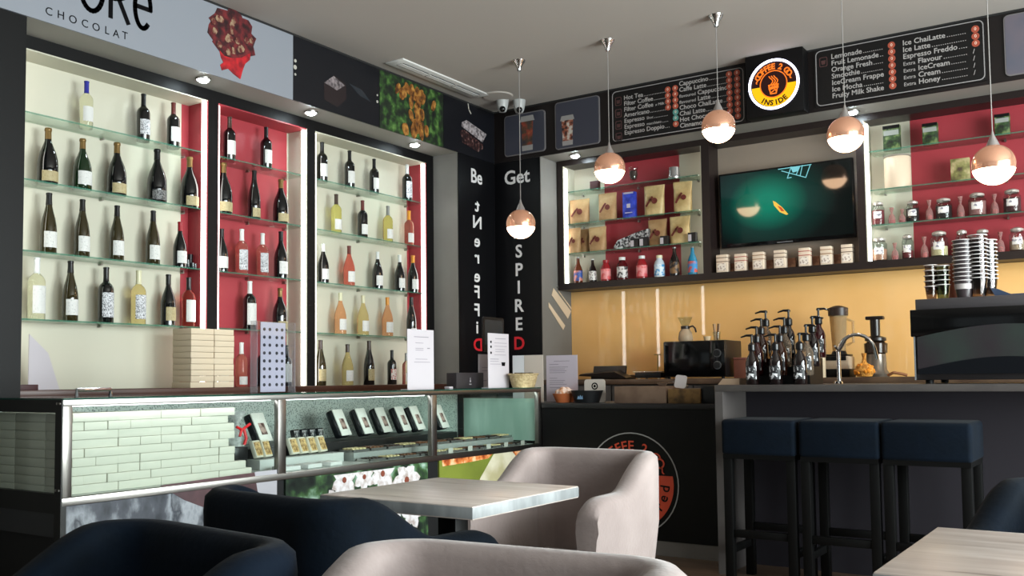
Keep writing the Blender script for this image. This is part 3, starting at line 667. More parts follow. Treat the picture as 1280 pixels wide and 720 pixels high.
# pendants
PGL=mat('pendant glow','#fff1e4',.2,emit='#ffcfa4',es=17)
for i,(px,gx,gy,yy,z_) in enumerate(((648.5,651,280,-1.065,0),(762,762,210,-1.065,0),(894.5,898,158,-1.065,0),(1054,1057,168,-1.065,0),(1238,1242,206,-1.3,0))):
    g=at(gx,gy,'y',yy); R=.108
    t=thing('pendant_lamp','copper and white globe pendant lamp %s'%('in front of the corner lettering panel','in front of the left coffee bag cabinet','below the hot drinks menu, left of the round sign','in front of the television bay post','in front of the red jar cabinet, rightmost')[i],'lamp',(g.x,g.y,g.z-R),group='globe pendant lamps')
    b=B(); b.lathe([(R*math.sin(a),R-R*math.cos(a)) for a in [PI*k/24 for k in range(0,11)]],28,cap=False); b.out('glass_bowl',PGL,t)
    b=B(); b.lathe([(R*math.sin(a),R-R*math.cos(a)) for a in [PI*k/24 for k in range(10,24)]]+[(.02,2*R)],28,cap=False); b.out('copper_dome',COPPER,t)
    b=B(); b.lathe([(.035,2*R-.008),(.028,2*R+.01),(.01,2*R+.05),(.004,2*R+.075),(0,2*R+.075)],16,cap=False); b.out('cone_cap',mat('cap grey','#a19b98',.35,.6),t)
    zt=ZC-(g.z-R)
    b=B(); b.cyl((0,0,2*R+.07),(0,0,zt-.05),.0028,n=8); b.out('cord',mat('clear cord','#8a8683',.4),t)
    b=B(); b.lathe([(0,zt-.075),(.014,zt-.075),(.02,zt-.05),(.045,zt-.012),(.05,zt)],20,cap=False); b.out('canopy',CHROME,t)
# ------------------------------------------------------------------ glass display case
XC0,XC1=.66,1.337; YC0,YC1=-4.96,-1.46; ZG0,ZG1=.665,1.043
t=thing('display_case','long steel and glass display case along the wine wall, filled with boxes and chocolates','display case',((XC0+XC1)/2,(YC0+YC1)/2,0))
cuts=[YC0,-3.83,-2.645,YC1]
b=B()
b.box(XC1-.045,XC1,YC0,YC1,ZG0-.03,ZG0,bev=.002); b.box(XC1-.03,XC1,YC0,YC1,ZG1-.03,ZG1-.006,bev=.002)
b.box(XC0,XC0+.03,YC0,YC1,ZG0-.03,ZG0,bev=.002); b.box(XC0,XC0+.03,YC0,YC1,ZG1-.03,ZG1-.006,bev=.002)
for i,y in enumerate(cuts):
    w=.05 if i in(1,2) else .04
    ya=y if i==0 else (y-w/2 if i<3 else y-w)
    b.box(XC1-.03,XC1,ya,ya+w,ZG0,ZG1-.03,bev=.002); b.box(XC0,XC0+.03,ya,ya+w,ZG0,ZG1-.03,bev=.002)
b.box(XC0+.03,XC1-.03,YC1-.03,YC1,ZG0-.03,ZG0,bev=.002)
b.out('steel_frame',STEEL,t,world=True)
b=B(); DKF=mat('dark steel end frame','#2b2b2a',.4,.6)
b.box(XC0,XC1-.045,YC0-.004,YC0+.02,ZG1-.055,ZG1-.006); b.box(XC0,XC1-.045,YC0-.004,YC0+.02,ZG0-.06,ZG0+.015); b.box(XC1-.045,XC1-.002,YC0-.004,YC0+.02,0,ZG1-.006); b.box(XC0,XC0+.04,YC0-.004,YC0+.02,0,ZG1-.006)
b.out('end_frame',DKF,t,world=True,smooth=False,label='dark end frame with bolts')
b=B()
for z in (ZG1-.02,ZG0+.03): 
    for x in (XC1-.03,XC1-.012): b.cyl((x,YC0-.004,z),(x,YC0-.009,z),.005,n=10)
b.out('bolts',STEEL,t,world=True)
b=B(); b.box(XC0,XC1,YC0,YC1,ZG1-.006,ZG1); g=b.out('top_glass',PANE,t,world=True,smooth=False)
b=B(); b.box(XC1,XC1+.001,YC0,YC1,ZG1-.006,ZG1); b.box(XC0,XC1,YC0-.001,YC0,ZG1-.006,ZG1); b.out('glass_edge',mat('dark glass edge','#0d3a30',.15),g,world=True,smooth=False)
for i in range(3):
    y0=cuts[i]+.03; y1=cuts[i+1]-.03
    b=B(); b.box(XC1-.016,XC1-.011,y0,y1,ZG0,ZG1-.03); b.out('front_glass',PANE,t,world=True,smooth=False)
b=B(); b.box(XC0+.04,XC1-.045,YC0+.005,YC0+.01,ZG0+.015,ZG1-.055); b.out('end_glass',PANE,t,world=True,smooth=False)
b=B(); b.box(XC0+.03,XC1-.03,YC1-.012,YC1-.007,ZG0,ZG1-.03); b.out('end_glass',PANE,t,world=True,smooth=False)
PERF=mat('perforated metal','#a9afab',.35,.6)
nt=PERF.node_tree; vo=nt.nodes.new('ShaderNodeTexVoronoi'); vo.inputs['Scale'].default_value=110; rp=nt.nodes.new('ShaderNodeValToRGB'); rp.color_ramp.elements[0].position=.25; rp.color_ramp.elements[0].color=lin('#757d7a'); rp.color_ramp.elements[1].position=.45; rp.color_ramp.elements[1].color=lin('#c3cbc6')
tcn=nt.nodes.new('ShaderNodeTexCoord'); nt.links.new(tcn.outputs['Object'],vo.inputs[0]); nt.links.new(vo.outputs['Distance'],rp.inputs[0]); nt.links.new(rp.outputs[0],nt.nodes['Principled BSDF'].inputs['Base Color'])
b=B(); b.box(XC0+.032,XC0+.038,YC0+.02,YC1-.08,ZG0,ZG1-.03); b.out('back_panel',PERF,t,world=True,smooth=False,label='perforated metal back panel')
b=B(); b.box(XC0+.05,XC1-.03,YC1-.022,YC1-.014,ZG0+.02,ZG1-.075); b.out('frosted_end_panel',mat('frosted green glass','#a9c6ba',.35,noise=(3,[(.35,'#9bbcae'),(.5,'#a9c8bb'),(.65,'#bcd8cc')],(3,1,.6))),t,world=True,smooth=False,label='pale green frosted end panel')
b=B(); b.box(XC0+.032,XC0+.05,YC1-.08,YC1-.03,ZG0,ZG1-.03); b.out('door_frame',DKMETAL,t,world=True,smooth=False)
b=B(); b.box(XC0+.03,XC1-.045,YC0+.02,YC1-.03,ZG0-.02,ZG0); b.out('deck',mat('white deck','#c7cac6',.3),t,world=True,smooth=False)
CL=emis('case light','#fbfbff',6)
for i in range(3):
    if i<2:
        b=B(); b.box(XC1-.06,XC1-.036,cuts[i]+.04,cuts[i+1]-.04,ZG1-.034,ZG1-.016,bev=.003); b.out('led_strip',CL,t,world=True)
b=B(); b.box(XC1-.06,XC1-.036,cuts[2]+.04,cuts[3]-.05,ZG1-.03,ZG1-.018,bev=.003); b.out('led_strip',emis('dim case light','#eef8f4',7),t,world=True)
# base with printed panels
b=B(); b.box(XC0+.02,XC1-.02,YC0+.02,YC1-.01,.1,ZG0-.03); b.box(XC0+.06,XC1-.07,YC0+.05,YC1-.04,0,.1); b.out('base',mat('dark case base','#0d0d0f',.5),t,world=True,smooth=False)
b=B(); b.box(XC0+.04,XC1-.045,YC0+.0,YC0+.018,ZG0-.15,ZG0-.06); b.out('end_rail',mat('end rail','#2c2d2f',.4),t,world=True,smooth=False)
p1=mat('grey satin print','#6d7077',.4,noise=(4.5,[(.3,'#23262c'),(.42,'#484b53'),(.5,'#8d9298'),(.56,'#363941'),(.64,'#9a9ea4'),(.75,'#4b4046')],(1,1.5,.9)))
p2=mat('garden print','#22301f',.4,noise=(9,[(.32,'#0c1210'),(.46,'#1f2c22'),(.55,'#3c5a34'),(.63,'#7d9a86'),(.72,'#c0cbc4')]))
p3=mat('olive cream print','#5f6a26',.4,noise=(2,[(.35,'#525c22'),(.65,'#737d31')]))
segs=[(YC0+.0,-3.90,p1,'grey satin printed front panel'),(-3.80,-2.70,p2,'printed front panel with white lilies'),(-2.59,YC1-.02,p3,'printed front panel in olive, cream and orange')]
pan=[]
for y0,y1,mm,lb in segs:
    b=B(); b.box(XC1-.02,XC1-.008,y0,y1,.12,ZG0-.032); pan.append(b.out('printed_panel',mm,t,world=True,smooth=False,label=lb))
XP=XC1-.008
def PP(l): return [(at(a,c,'x',XP).y,at(a,c,'x',XP).z) for a,c in l]
random.seed(5)
b=B()
b.prism(PP([(200,607),(262,598),(322,590),(332,604),(318,622),(270,640),(230,625)]),.001,onL(0,0,XP)); b.out('plum_print',mat('plum print','#4a3438',.4,noise=(5,[(.4,'#3a2a2e'),(.6,'#5a3f42')])),pan[0],world=True,smooth=False)
b=B(); b.prism(PP([(318,590),(346,587),(346,640),(300,640),(322,615)]),.0012,onL(0,0,XP)); b.out('white_print',mat('white satin print','#a7a5ab',.4),pan[0],world=True,smooth=False)
b=B()
for (cx,cy,s) in ((430,600,1.15),(455,596,1.0),(478,592,1.25),(508,600,1.45),(420,628,1.0),(490,660,1.3),(450,640,1.2),(515,640,1.2)):
    c=at(cx,cy,'x',XP)
    for k in range(6):
        a=k*PI/3+cx*.13; l_=.085*s; w_=.03*s
        pl=[]
        for u,v in ((0,-.15),(.35,-1),(.75,-.7),(1,0),(.75,.7),(.35,1),(0,.15)):
            x_,y_=u*l_,v*w_; pl.append((c.y+x_*math.cos(a)-y_*math.sin(a),min(ZG0-.04,c.z+x_*math.sin(a)+y_*math.cos(a))))
        b.prism(pl,.0012+.0003*k,onL(0,0,XP))
b.out('lily_print',mat('lily print','#c3b8b6',.4,noise=(24,[(.35,'#a89a94'),(.55,'#d6d2d4')])),pan[1],world=True,smooth=False)
b=B()
for (cx,cy,s) in ((430,600,1.15),(455,596,1.0),(478,592,1.25),(508,600,1.45),(490,660,1.3)):
    c=at(cx,cy,'x',XP); b.prism(circ(.014*s,8,c.y,c.z),.0036,onL(0,0,XP))
b.out('stamen_print',mat('rust stamen print','#7a4030',.4),pan[1],world=True,smooth=False)
b=B(); b.prism(PP([(618,566),(640,559),(674,556),(674,640),(590,640),(600,598)]),.001,onL(0,0,XP)); b.out('cream_print',mat('cream print','#b6b093',.4,noise=(5,[(.4,'#a8a07c'),(.6,'#c6c0a8')])),pan[2],world=True,smooth=False)
b=B()
for l in ([(552,573),(575,570),(600,567),(618,565),(610,573),(585,578),(553,583)],[(640,564),(655,561),(674,559),(674,574),(664,584),(650,577)]): b.prism(PP(l),.0018,onL(0,0,XP))
b.out('orange_print',mat('orange swirl print','#c0753c',.4,noise=(18,[(.36,'#8a3a1c'),(.48,'#c8743a'),(.6,'#e2b489')])),pan[2],world=True,smooth=False)
# white boxes in the case
def wbox(x0,x1,y0,y1,z0,z1,label):
    b=B(); b.box(x0,x1,y0,y1,z0,z1,bev=.0018); return b.out('chocolate_box',BOXW,label=label,cat='box',group='white boxes stacked inside the display case')
random.seed(21)
ROWH=.0352
NR=9
for r in range(NR):
    y=YC0+.035; k=0; z=ZG0+.001+r*ROWH; row=ORD[NR-1-r]
    yend=-4.055 if r>1 else -3.95
    first=.06 if r%2 else .055
    while y<yend-.05:
        w=random.choice((.104,.104,.208,.208)) if k else (.105 if r in(1,4,7) else .052)
        if y+w>yend: w=yend-y
        if w<.04: break
        xo=random.uniform(-.004,.004)
        wbox(1.165+xo,1.262+xo,y+.0008,y+w-.0008,z,z+ROWH-.001,'white box, %s from left, %s row from top, in glass display case'%(ORD[k],row)); y+=w; k+=1
    for k2,(x0,x1) in enumerate(((.95,1.16),(.74,.945))):
        wbox(x0,x1,YC0+.035,YC0+.235,z,z+ROWH-.001,'white box, %s row from top, seen through case end, %s'%(row,('beside the corner post','far from the corner post')[k2]))
# gift bag with ribbon
gx=1.13
p=at(304,568,'x',1.2)
t=thing('gift_bag','clear gift bag of white sweets tied with red ribbon on white boxes in the case','gift bag',(1.2,-4.0,ZG0+2*ROWH+.001))
b=B(); b.box(-.035,.035,-.028,.05,0,.06,bev=.004); b.out('sweets_tray',mat('black tray','#151517',.3),t)
b=B(); b.lathe([(.0,.06),(.036,.062),(.042,.1),(.02,.15),(.012,.165),(.03,.2),(.045,.225)],14,c=(0,.01,0),cap=False); b.out('cellophane',mat('cellophane','#d9dcdc',.15,trans=.5,ior=1.1,noise=(40,[(.4,'#b9bcbc'),(.6,'#eef0ee')])),t)
b=B(); b.tube([(.045,-.03,.155),(.05,0,.14),(.048,.05,.165)],.007,8); b.tube([(.05,.01,.145),(.055,.02,.1),(.05,.012,.07)],.007,8); b.tube([(.05,0,.145),(.055,-.02,.11)],.006,8); b.out('ribbon',mat('red ribbon','#c8141c',.4),t)
# chocolate boxes leaning on the riser
b=B(); b.box(XC0+.06,1.03,-3.90,-2.0,ZG0+.0005,ZG0+.10,bev=.003)
b.out('riser',mat('black riser','#101012',.4),label='black stepped riser at the back of the display case, under the leaning boxes',cat='display riser')
TRB=mat('dark plastic box','#16181b',.2)
HEART=mat('heart picture','#8a6a62',.5,noise=(30,[(.4,'#4a2d2a'),(.55,'#a58c84')]))
def leaner(i,px,base_y,words):
    p=at(px,base_y,'x',.97); ang=.42
    t=thing('chocolate_box',words,'box',(.97,p.y,ZG0+.123),rz=.28,group='windowed boxes leaning in the case')
    Mx=Matrix.Rotation(-ang,4,'Y')
    b=B(); b.M=Mx; b.box(-.05,-.004,-.062,.062,0.002,.165,bev=.014,seg=3); b.out('box_body',TRB,t)
    b=B(); b.M=Mx; b.box(-.004,.004,-.06,.06,.003,.163,bev=.003); b.out('box_front',mat('white front card','#d8d6d0',.4),t)
    b=B(); b.M=Mx; b.box(.004,.0055,-.028,.028,.04,.105,bev=.0007); b.out('picture_window',HEART,t)
NMS=['first','second','third','fourth','fifth','sixth','seventh','eighth']
for i,px in enumerate((434,462,486,510,528)):
    leaner(i,px,549-3.0*i*.6,'white fronted chocolate box leaning on the riser, %s from left in middle case section'%NMS[i])
leaner(7,558,538,'lone white fronted chocolate box leaning in the right section of the case')
leaner(8,334,556,'white fronted chocolate box leaning behind gold packets, left section of case')
# small packets
def packet(px,py,x,w,h,m,label,grp,bm_='packet_body',tilt=.35):
    p=at(px,py,'x',x); t=thing('sweet_packet',label,'packet',(x,p.y,max(ZG0+.001,p.z)),rz=.25,group=grp)
    Mx=Matrix.Rotation(-tilt,4,'Y')
    b=B(); b.M=Mx; b.box(-.012,.012,-w/2,w/2,.002,h,bev=.004); b.out('packet_body',m,t)
    b=B(); b.M=Mx; b.box(.012,.0135,-w*.42,w*.42,h*.12,h*.9,bev=.0005); b.out('window',mat('gold sweets','#b08a4c',.4,noise=(60,[(.4,'#7a5a2c'),(.6,'#d2b27a')])) if m is not TRB else mat('silver foil','#8d9094',.3,.7,noise=(50,[(.4,'#26282b'),(.6,'#c3c6c9')])),t)
    return t
# shelf steps under the packets
b=B(); b.box(1.035,1.13,-3.78,-3.18,ZG0+.0005,ZG0+.05,bev=.002); b.out('packet_step',mat('white step','#b9bcb9',.4),label='low white step under the gold sweet packets in the case',cat='display step')
GP=mat('white packet','#cbc7b8',.4)
for i,yy in enumerate([at(p_,560,'x',1.085).y for p_ in (369,380.5,392,404)]):
    t=packet(0+400,560,1.10,.07,.09,GP,'white packet of gold sweets, %s from left on the low step, middle case section'%NMS[i],'gold sweet packets'); t.location=(1.085,yy,ZG0+.0555)
for i,yy in enumerate([at(p_,560,'x',1.085).y for p_ in (324,335)]):
    t=packet(400,560,1.10,.065,.09,GP,'white packet of gold sweets, %s on the low step beside the case post'%('left one' if i==0 else 'right one'),'gold sweet packets'); t.location=(1.085,yy,ZG0+.0555)
for i,yy in enumerate([at(p_,540,'x',1.0).y for p_ in (371,381,391,401)]):
    t=packet(400,560,1.10,.06,.075,TRB,'small black and silver packet, %s from left on the riser, middle case section'%NMS[i],'black and silver packets',tilt=.2); t.location=(1.0,yy,ZG0+.1045)
# trays of chocolates at the front of the case
TRAY=mat('silver tray','#a9a9a6',.25,.8); CH1=mat('dark chocolate','#2c1711',.35); CH2=mat('milk chocolate','#5f3a22',.35); CH3=mat('white chocolate','#c9b98a',.4)
def tray(x0,x1,y0,y1,z,m,label,rows,cols):
    t=thing('chocolate_tray',label,'tray',((x0+x1)/2,(y0+y1)/2,z),group='trays of chocolates in the case')
    b=B(); w,d=(x1-x0)/2,(y1-y0)/2
    b.box(-w,w,-d,d,0,.004); b.box(-w,w,-d,-d+.004,.004,.014); b.box(-w,w,d-.004,d,.004,.014); b.box(-w,-w+.004,-d,d,.004,.014); b.box(w-.004,w,-d,d,.004,.014); b.out('tray_pan',TRAY,t,smooth=False)
    for r in range(rows):
        for c in range(cols):
            x=-w+.012+(2*w-.024)*(r+.5)/rows; y=-d+.01+(2*d-.02)*(c+.5)/cols
            b=B(); s=min((2*w-.024)/rows,(2*d-.02)/cols)*.42; s=min(s,.016)
            b.box(x-s,x+s,y-s,y+s,.004,.004+s*1.5,bev=s*.35); b.out('chocolate',m,t)
    return t
NN=0
for (sec,y0,y1,names) in (('middle',-3.15,-2.42,5),('right',-2.40,-1.56,6)):
    n=names; w=(y1-y0)/n
    for r,(x0,x1,z) in enumerate(((1.19,1.285,ZG0+.001),(1.06,1.165,ZG0+.046))):
        b=B(); 
        if r==1: b.box(1.045,1.175,y0,y1,ZG0+.0005,ZG0+.045,bev=.002); b.out('tray_step',mat('clear step','#8c908d',.3),label='low grey step carrying the back row of chocolate trays, %s case section'%sec,cat='display step')
        for k in range(n):
            mm,mn=((CH1,'dark'),(CH3,'pale'),(CH2,'brown'))[(k+r+(0 if sec=='middle' else 1))%3]
            tray(x0,x1,y0+k*w+.004,y0+(k+1)*w-.004,z,mm,'silver tray of %s chocolates, %s from left in %s row, %s case section'%(mn,NMS[k],('front','back')[r],sec),3,4)
for k,yy in enumerate((-3.70,-3.55,-3.40)):
    b=B(); b.M=Matrix.Translation((1.23,yy,ZG0+.001))@Matrix.Rotation(.1*k,4,'Z'); b.box(-.045,.045,-.055,.055,0,.02,bev=.003); b.out('white_box',mat('bright white carton','#d4d4d2',.6),label='flat white carton on the case deck, %s from left before the gold packets'%NMS[k],cat='box',group='flat white cartons at the front of the case')
# price cards on deck
for k in range(5):
    yy=-2.45+k*.2; b=B(); b.prism([(yy,ZG0+.001),(yy+.045,ZG0+.001),(yy+.045,ZG0+.03),(yy,ZG0+.03)],.002,Matrix(((0,0,1,1.29),(1,0,0,0),(0,1,0,0),(0,0,0,1)))); b.out('price_card',mat('price card','#b9b7b0',.5),label='small pale price card standing at the glass, %s from left in right case section'%NMS[k],cat='price card',group='small price cards in the case')
# ------------------------------------------------------------------ things on top of the case
ZT=ZG1+.0005
p0=at(95,495,'x',1.0)
ya,yb_=at(96,490,'x',1.0).y,at(138,490,'x',1.0).y
b=B(); b.tube([(1.0,ya,ZT),(1.0,ya,ZT+.028),(1.0,yb_,ZT+.028),(1.0,yb_,ZT)],.009,8); b.out('metal_handle',CHROME,label='chrome bar handle on the case glass top, in front of the wine wall',cat='handle')
def PX(px,x=1.15): return at(px,485,'x',x).y
# acrylic stand with dotted sheet
xs=1.12; y0,y1=PX(318,xs),PX(366,xs); zt=at(340,402,'x',xs).z
t=thing('acrylic_stand','clear acrylic stand holding a white sheet of dark dots, on the glass case','stand',(xs,(y0+y1)/2,ZT))
b=B(); b.box(xs-.03,xs-.027,y0,y1,ZT,zt); b.box(xs+.015,xs+.018,y0,y1,ZT,zt); b.box(xs-.03,xs+.06,y0,y1,ZT,ZT+.003); b.out('acrylic_panels',ACRYL,t,world=True,smooth=False)
b=B()
for yy in (y0,y1-.003): b.box(xs-.03,xs+.018,yy,yy+.003,ZT,zt); 
b.out('acrylic_edges',mat('acrylic edge','#d9d4dc',.2,alpha=.22),t,world=True,smooth=False)
ya,yb_=PX(326,xs),PX(357,xs)
b=B(); b.box(xs-.005,xs-.002,ya,yb_,ZT+.004,zt-.004); b.out('sheet',mat('lilac white paper','#a8a2b0',.8),t,world=True,smooth=False)
b=B(); W_=yb_-ya
for r in range(8):
    for c,f in enumerate((.14,.36,.64,.86)):
        z=ZT+.02+(zt-ZT-.04)*(r+.5)/8; b.prism(circ(.0085,10,ya+W_*f,z),.002,onL(0,0,xs-.002))
b.out('printed_dots',mat('dot ink','#26232b',.5),t,world=True,smooth=False)
def card(px0,px1,ytop,x,label,lines,extra=None,name='menu_card',mtl=None,base=ZT,z=None,tilt=.0):
    y0,y1=PX(px0,x),PX(px1,x); zt=at((px0+px1)/2,ytop,'x',x).z
    t=thing(name,label,'menu card',(x,(y0+y1)/2,base))
    b=B(); h=zt-base; w=y1-y0
    b.prism([(-w/2,0),(w/2,0),(w/2,h),(-w/2,h)],.003,Matrix(((0,0,1,0),(1,0,0,0),(0,1,0,0),(0,0,0,1)))); b.prism([(-w/2,0),(w/2,0),(w/2,.003),(-w/2,.003)],.05,Matrix(((0,0,1,-.05),(1,0,0,0),(0,1,0,0),(0,0,0,1))))
    b.out('card',mtl or PAPER,t,smooth=False)
    b=B()
    for (u0,u1,v,th) in lines: b.prism([(-w/2+w*u0,h*v),(-w/2+w*u1,h*v),(-w/2+w*u1,h*v+th),(-w/2+w*u0,h*v+th)],.0008,Matrix(((0,0,1,.003),(1,0,0,0),(0,1,0,0),(0,0,0,1))))
    if lines: b.out('printed_lines',GREYINK,t,smooth=False)
    return t,w,h
card(509,542,412,1.1,'tall white menu card with faint grey lines on the case, before the right wine cabinet',[(.25,.8,.87,.004),(.3,.6,.77,.003),(.3,.6,.68,.003),(.75,.85,.68,.006),(.3,.6,.65,.003),(.3,.75,.5,.003),(.25,.85,.45,.003)])
t,w,h=card(610,636,417,1.13,'tall white menu card with black print and cup drawings, on the case before the corner',[(.35,.85,.9,.004),(.3,.9,.82,.003),(.3,.9,.76,.003),(.35,.8,.7,.003),(.35,.8,.66,.003),(.3,.85,.6,.003),(.1,.5,.52,.004),(.1,.5,.48,.003),(.1,.6,.43,.003)])
b=B()
for v in (.84,.75,.64): b.prism(circ(.009,10,-w*.36,h*v),.001,Matrix(((0,0,1,.003),(1,0,0,0),(0,1,0,0),(0,0,0,1))))
b.prism([(w*.15,h*.4),(w*.3,h*.4),(w*.32,h*.47),(w*.13,h*.47)],.001,Matrix(((0,0,1,.003),(1,0,0,0),(0,1,0,0),(0,0,0,1)))); b.out('cup_drawings',INK,t,smooth=False)
t,w,h=card(598,612,443,1.0,'short white card half hidden behind the tall printed menu card',[(.3,.8,.6,.003),(.3,.8,.5,.003),(.4,.7,.2,.005)])
x=1.0; y0,y1=PX(566,x),PX(600,x); b=B(); t=thing('card_box','low black box with a tiny pale emblem on the case, left of the white cards','box',(x,(y0+y1)/2,ZT))
zt=at(583,466,'x',x).z-ZT; w=(y1-y0)/2
b=B(); b.box(-.05,.03,-w,w,0,zt,bev=.002); b.out('box_body',mat('matt black box','#1f1a1d',.5),t)
b=B(); b.prism(circ(.008,12,0,zt*.45),.001,onL(0,0,.03)); b.prism([(-.012,zt*.22),(.012,zt*.22),(.012,zt*.28),(-.012,zt*.28)],.001,onL(0,0,.03)); b.prism([(-.003,zt*.5),(.003,zt*.5),(.003,zt*.68),(-.003,zt*.68)],.001,onL(0,0,.03)); b.out('emblem',mat('pale emblem','#8a8488',.5),t,smooth=False)
b=B(); yq=PX(561,x); b.box(x-.02,x+.02,yq-.02,yq+.02,ZT,ZT+.012,bev=.002); b.out('white_dish',PAPER,label='tiny white block on the case left of the low black box',cat='block')
# dark rounded terminal
x=.9; y0,y1=PX(603,x),PX(629,x); z0,z1=at(616,440,'x',x).z,at(616,397,'x',x).z
t=thing('display_terminal','dark rounded tablet terminal on a thin stand behind the white menu card','tablet terminal',(x,(y0+y1)/2,ZT))
b=B(); b.prism(rrect(y0,y1,z0,z1,.02),.012,onL(0,0,x)); b.out('tablet',mat('terminal black','#0d0e11',.35,spec=.3),t,world=True)
b=B(); b.prism(rrect(y0+.02,y1-.015,z0+.05,z1-.02,.005),.001,onL(0,0,x+.012)); b.out('screen',mat('terminal screen','#14181c',.2,spec=.3,emit='#3a464c',es=.2),t,world=True,smooth=False)
b=B(); b.box(x-.012,x-.002,(y0+y1)/2-.01,(y0+y1)/2+.01,ZT,z0+.08); b.box(x-.05,x+.03,(y0+y1)/2-.04,(y0+y1)/2+.04,ZT,ZT+.006,bev=.002); b.out('stand',DKMETAL,t,world=True)
# wicker basket with sachets
c=(1.235,-1.52)
WICK=mat('wicker','#b09a72',.7,bump=(90,.6),noise=(60,[(.35,'#9c865f'),(.65,'#bfaa82')]))
t=thing('wicker_basket','pale wicker basket holding papers and dark lidded jars at the right end of the case','basket',(c[0],c[1],ZT))
b=B(); b.lathe([(.0,.0),(.075,0),(.085,.03),(.098,.085),(.102,.088),(.094,.088),(.082,.03),(.07,.006),(0,.006)],28); b.tube([(.1*math.cos(a),.1*math.sin(a),.088) for a in [2*PI*k/28 for k in range(28)]],.006,8,closed=True); b.out('basket_body',WICK,t)
for i,(dx,dy,col) in enumerate(((.03,-.05,0),(.02,0,1),(.03,.045,0),(-.03,.03,1),(-.03,-.03,0))):
    tt=thing('preserve_jar','small dark lidded jar in the wicker basket, %s'%('front left','front middle','front right','back right','back left')[i],'jar',(c[0]+dx,c[1]+dy,ZT+.009))
    b=B(); b.lathe([(0,0),(.017,0),(.019,.01),(.019,.07),(.015,.075)],14); b.out('jar_body',mat('amber jam','#5a2416',.2),tt)
    b=B(); b.lathe([(.018,.075),(.02,.077),(.02,.09),(.0,.09)],14); b.out('lid',BLACK,tt)
# ------------------------------------------------------------------ black service counter
YC=-1.457
t=thing('service_counter','black service counter with the round red coffee emblem, between display case and bar','counter',(2.0,-1.2,0))
b=B(); b.box(1.345,2.685,YC,-.95,.09,.905); b.box(.75,1.345,YC+.002,-.95,.09,.905); b.out('body',BLACK,t,world=True,smooth=False)
b=B(); b.box(1.345,2.685,YC-.012,-.92,.905,.938,bev=.002); b.box(.75,1.345,YC+.002,-.92,.905,.938); b.out('top',mat('dark counter top','#1a1718',.45),t,world=True)
b=B(); b.box(1.345,2.685,YC+.004,-1.0,0,.09); b.out('kick_board',mat('grey kick board','#6b6562',.5),t,world=True,smooth=False)
ce=at(790,607,'y',YC-.001); R_=.32; ce.x=1.995; ce.z=.435
def oC(h=0): return onB(ce.x,ce.z,YC-.0005-h)
em=B(); ring(em,R_-.007,R_,.003,oC()); e=em.out('emblem_ring',mat('emblem grey','#9a9796',.5),t,world=True,smooth=False)
b=B(); b.prism([((R_-.035)*math.cos(a),(R_-.035)*math.sin(a)) for a in [PI-.2+(PI+.4)*i/40 for i in range(41)]],.002,oC()); b.out('emblem_red_half',mat('emblem orange red','#c8462c',.5),e,world=True,smooth=False)
b=B(); arc_text(b,'~COFFEE 2 GO~',.238,.088,PI/2,2.35,oC(),off=.001,h=.003); ring(b,.158,.166,.003,oC(.001),a0=.2,a1=PI-.2)
b.out('lettering',mat('emblem orange red','#c8462c',.5),e,world=True,smooth=False)
b=B(); b.prism(circ(.158,40),.003,oC(.0025)); arc_text(b,'get inspired',.226,.09,-PI/2,2.95,oC(),flip=True,off=.001,h=.003); b.out('lettering',BLACK,e,world=True,smooth=False)
b=B()
stroke(b,[(-.05,.02),(-.035,-.1),(.035,-.1),(.05,.02),(-.05,.02)],.01,.002,oC(.0055)); 
for sx in(-.02,.02): stroke(b,[(sx+.015*math.sin(k),.03+.015*k) for k in range(6)],.009,.002,oC(.0055))
b.out('cup_drawing',mat('emblem orange red','#c8462c',.5),e,world=True,smooth=False)
CT=.9385
for i,(a_,c_) in enumerate(((641,655),(655.5,679))):
    y_=-1.28; xa=at(a_,470,'y',y_).x; xb_=at(c_,470,'y',y_).x; zz=at(660,444,'y',y_).z
    b=B(); b.box(xa,xb_,y_,y_+.004,CT,zz); b.out('paper_sheet',mat('bright paper','#e6e6ea',.8) if i==0 else mat('cream paper','#cfc2b6',.8),label=('narrow bright white sheet standing behind the wicker basket' if i==0 else 'cream sheet with faint heading standing behind the wicker basket'),cat='paper')
# items on the service counter
def cx(px,y,py=500): return at(px,py,'y',y).x
def boxon(name,px0,px1,ptop,y,d,m,label,cat,base=CT,pbase=None,bev=.003,group=None):
    x0,x1=cx(px0,y),cx(px1,y); zt=at((px0+px1)/2,ptop,'y',y).z
    b=B(); b.box(x0,x1,y,y+d,base,zt,bev=bev); return b.out(name,m,label=label,cat=cat,group=group)
boxon('cardboard_box',768,832,483,-1.40,.22,mat('brown cardboard','#6e5748',.7,noise=(9,[(.4,'#665041'),(.6,'#77604f')])),'long brown cardboard box on the black counter, left of the smaller printed box','box')
boxon('cardboard_box',835,875,486,-1.40,.2,mat('printed cardboard','#5a4326',.7,noise=(14,[(.4,'#453118'),(.6,'#7a5c33')])),'small printed kraft box on the black counter, left of the black bin','box')
boxon('black_bin',876,893,482,-1.38,.2,mat('black plastic','#101012',.4),'black square bin on the counter against the bar end panel','bin')
t=thing('paper_bowl','black paper bowl with a small blue white emblem on the black counter','bowl',(cx(732,-1.35),-1.33,CT))
b=B(); r=(cx(750,-1.35)-cx(714,-1.35))/2; h=at(732,488,'y',-1.35).z-CT; b.lathe([(0,0),(r*.74,0),(r,h),(r*.96,h),(r*.7,.004),(0,.004)],26); b.out('bowl',mat('black paper','#0d0e11',.5),t)
b=B(); b.prism([(-.02,h*.3),(-.012,h*.6),(-.004,h*.45),(.004,h*.65),(.012,h*.45),(.02,h*.6),(.022,h*.3)],.002,onB(0,0,-r*.9)); b.out('emblem',mat('pale blue ink','#6f8fae',.5),t,smooth=False)
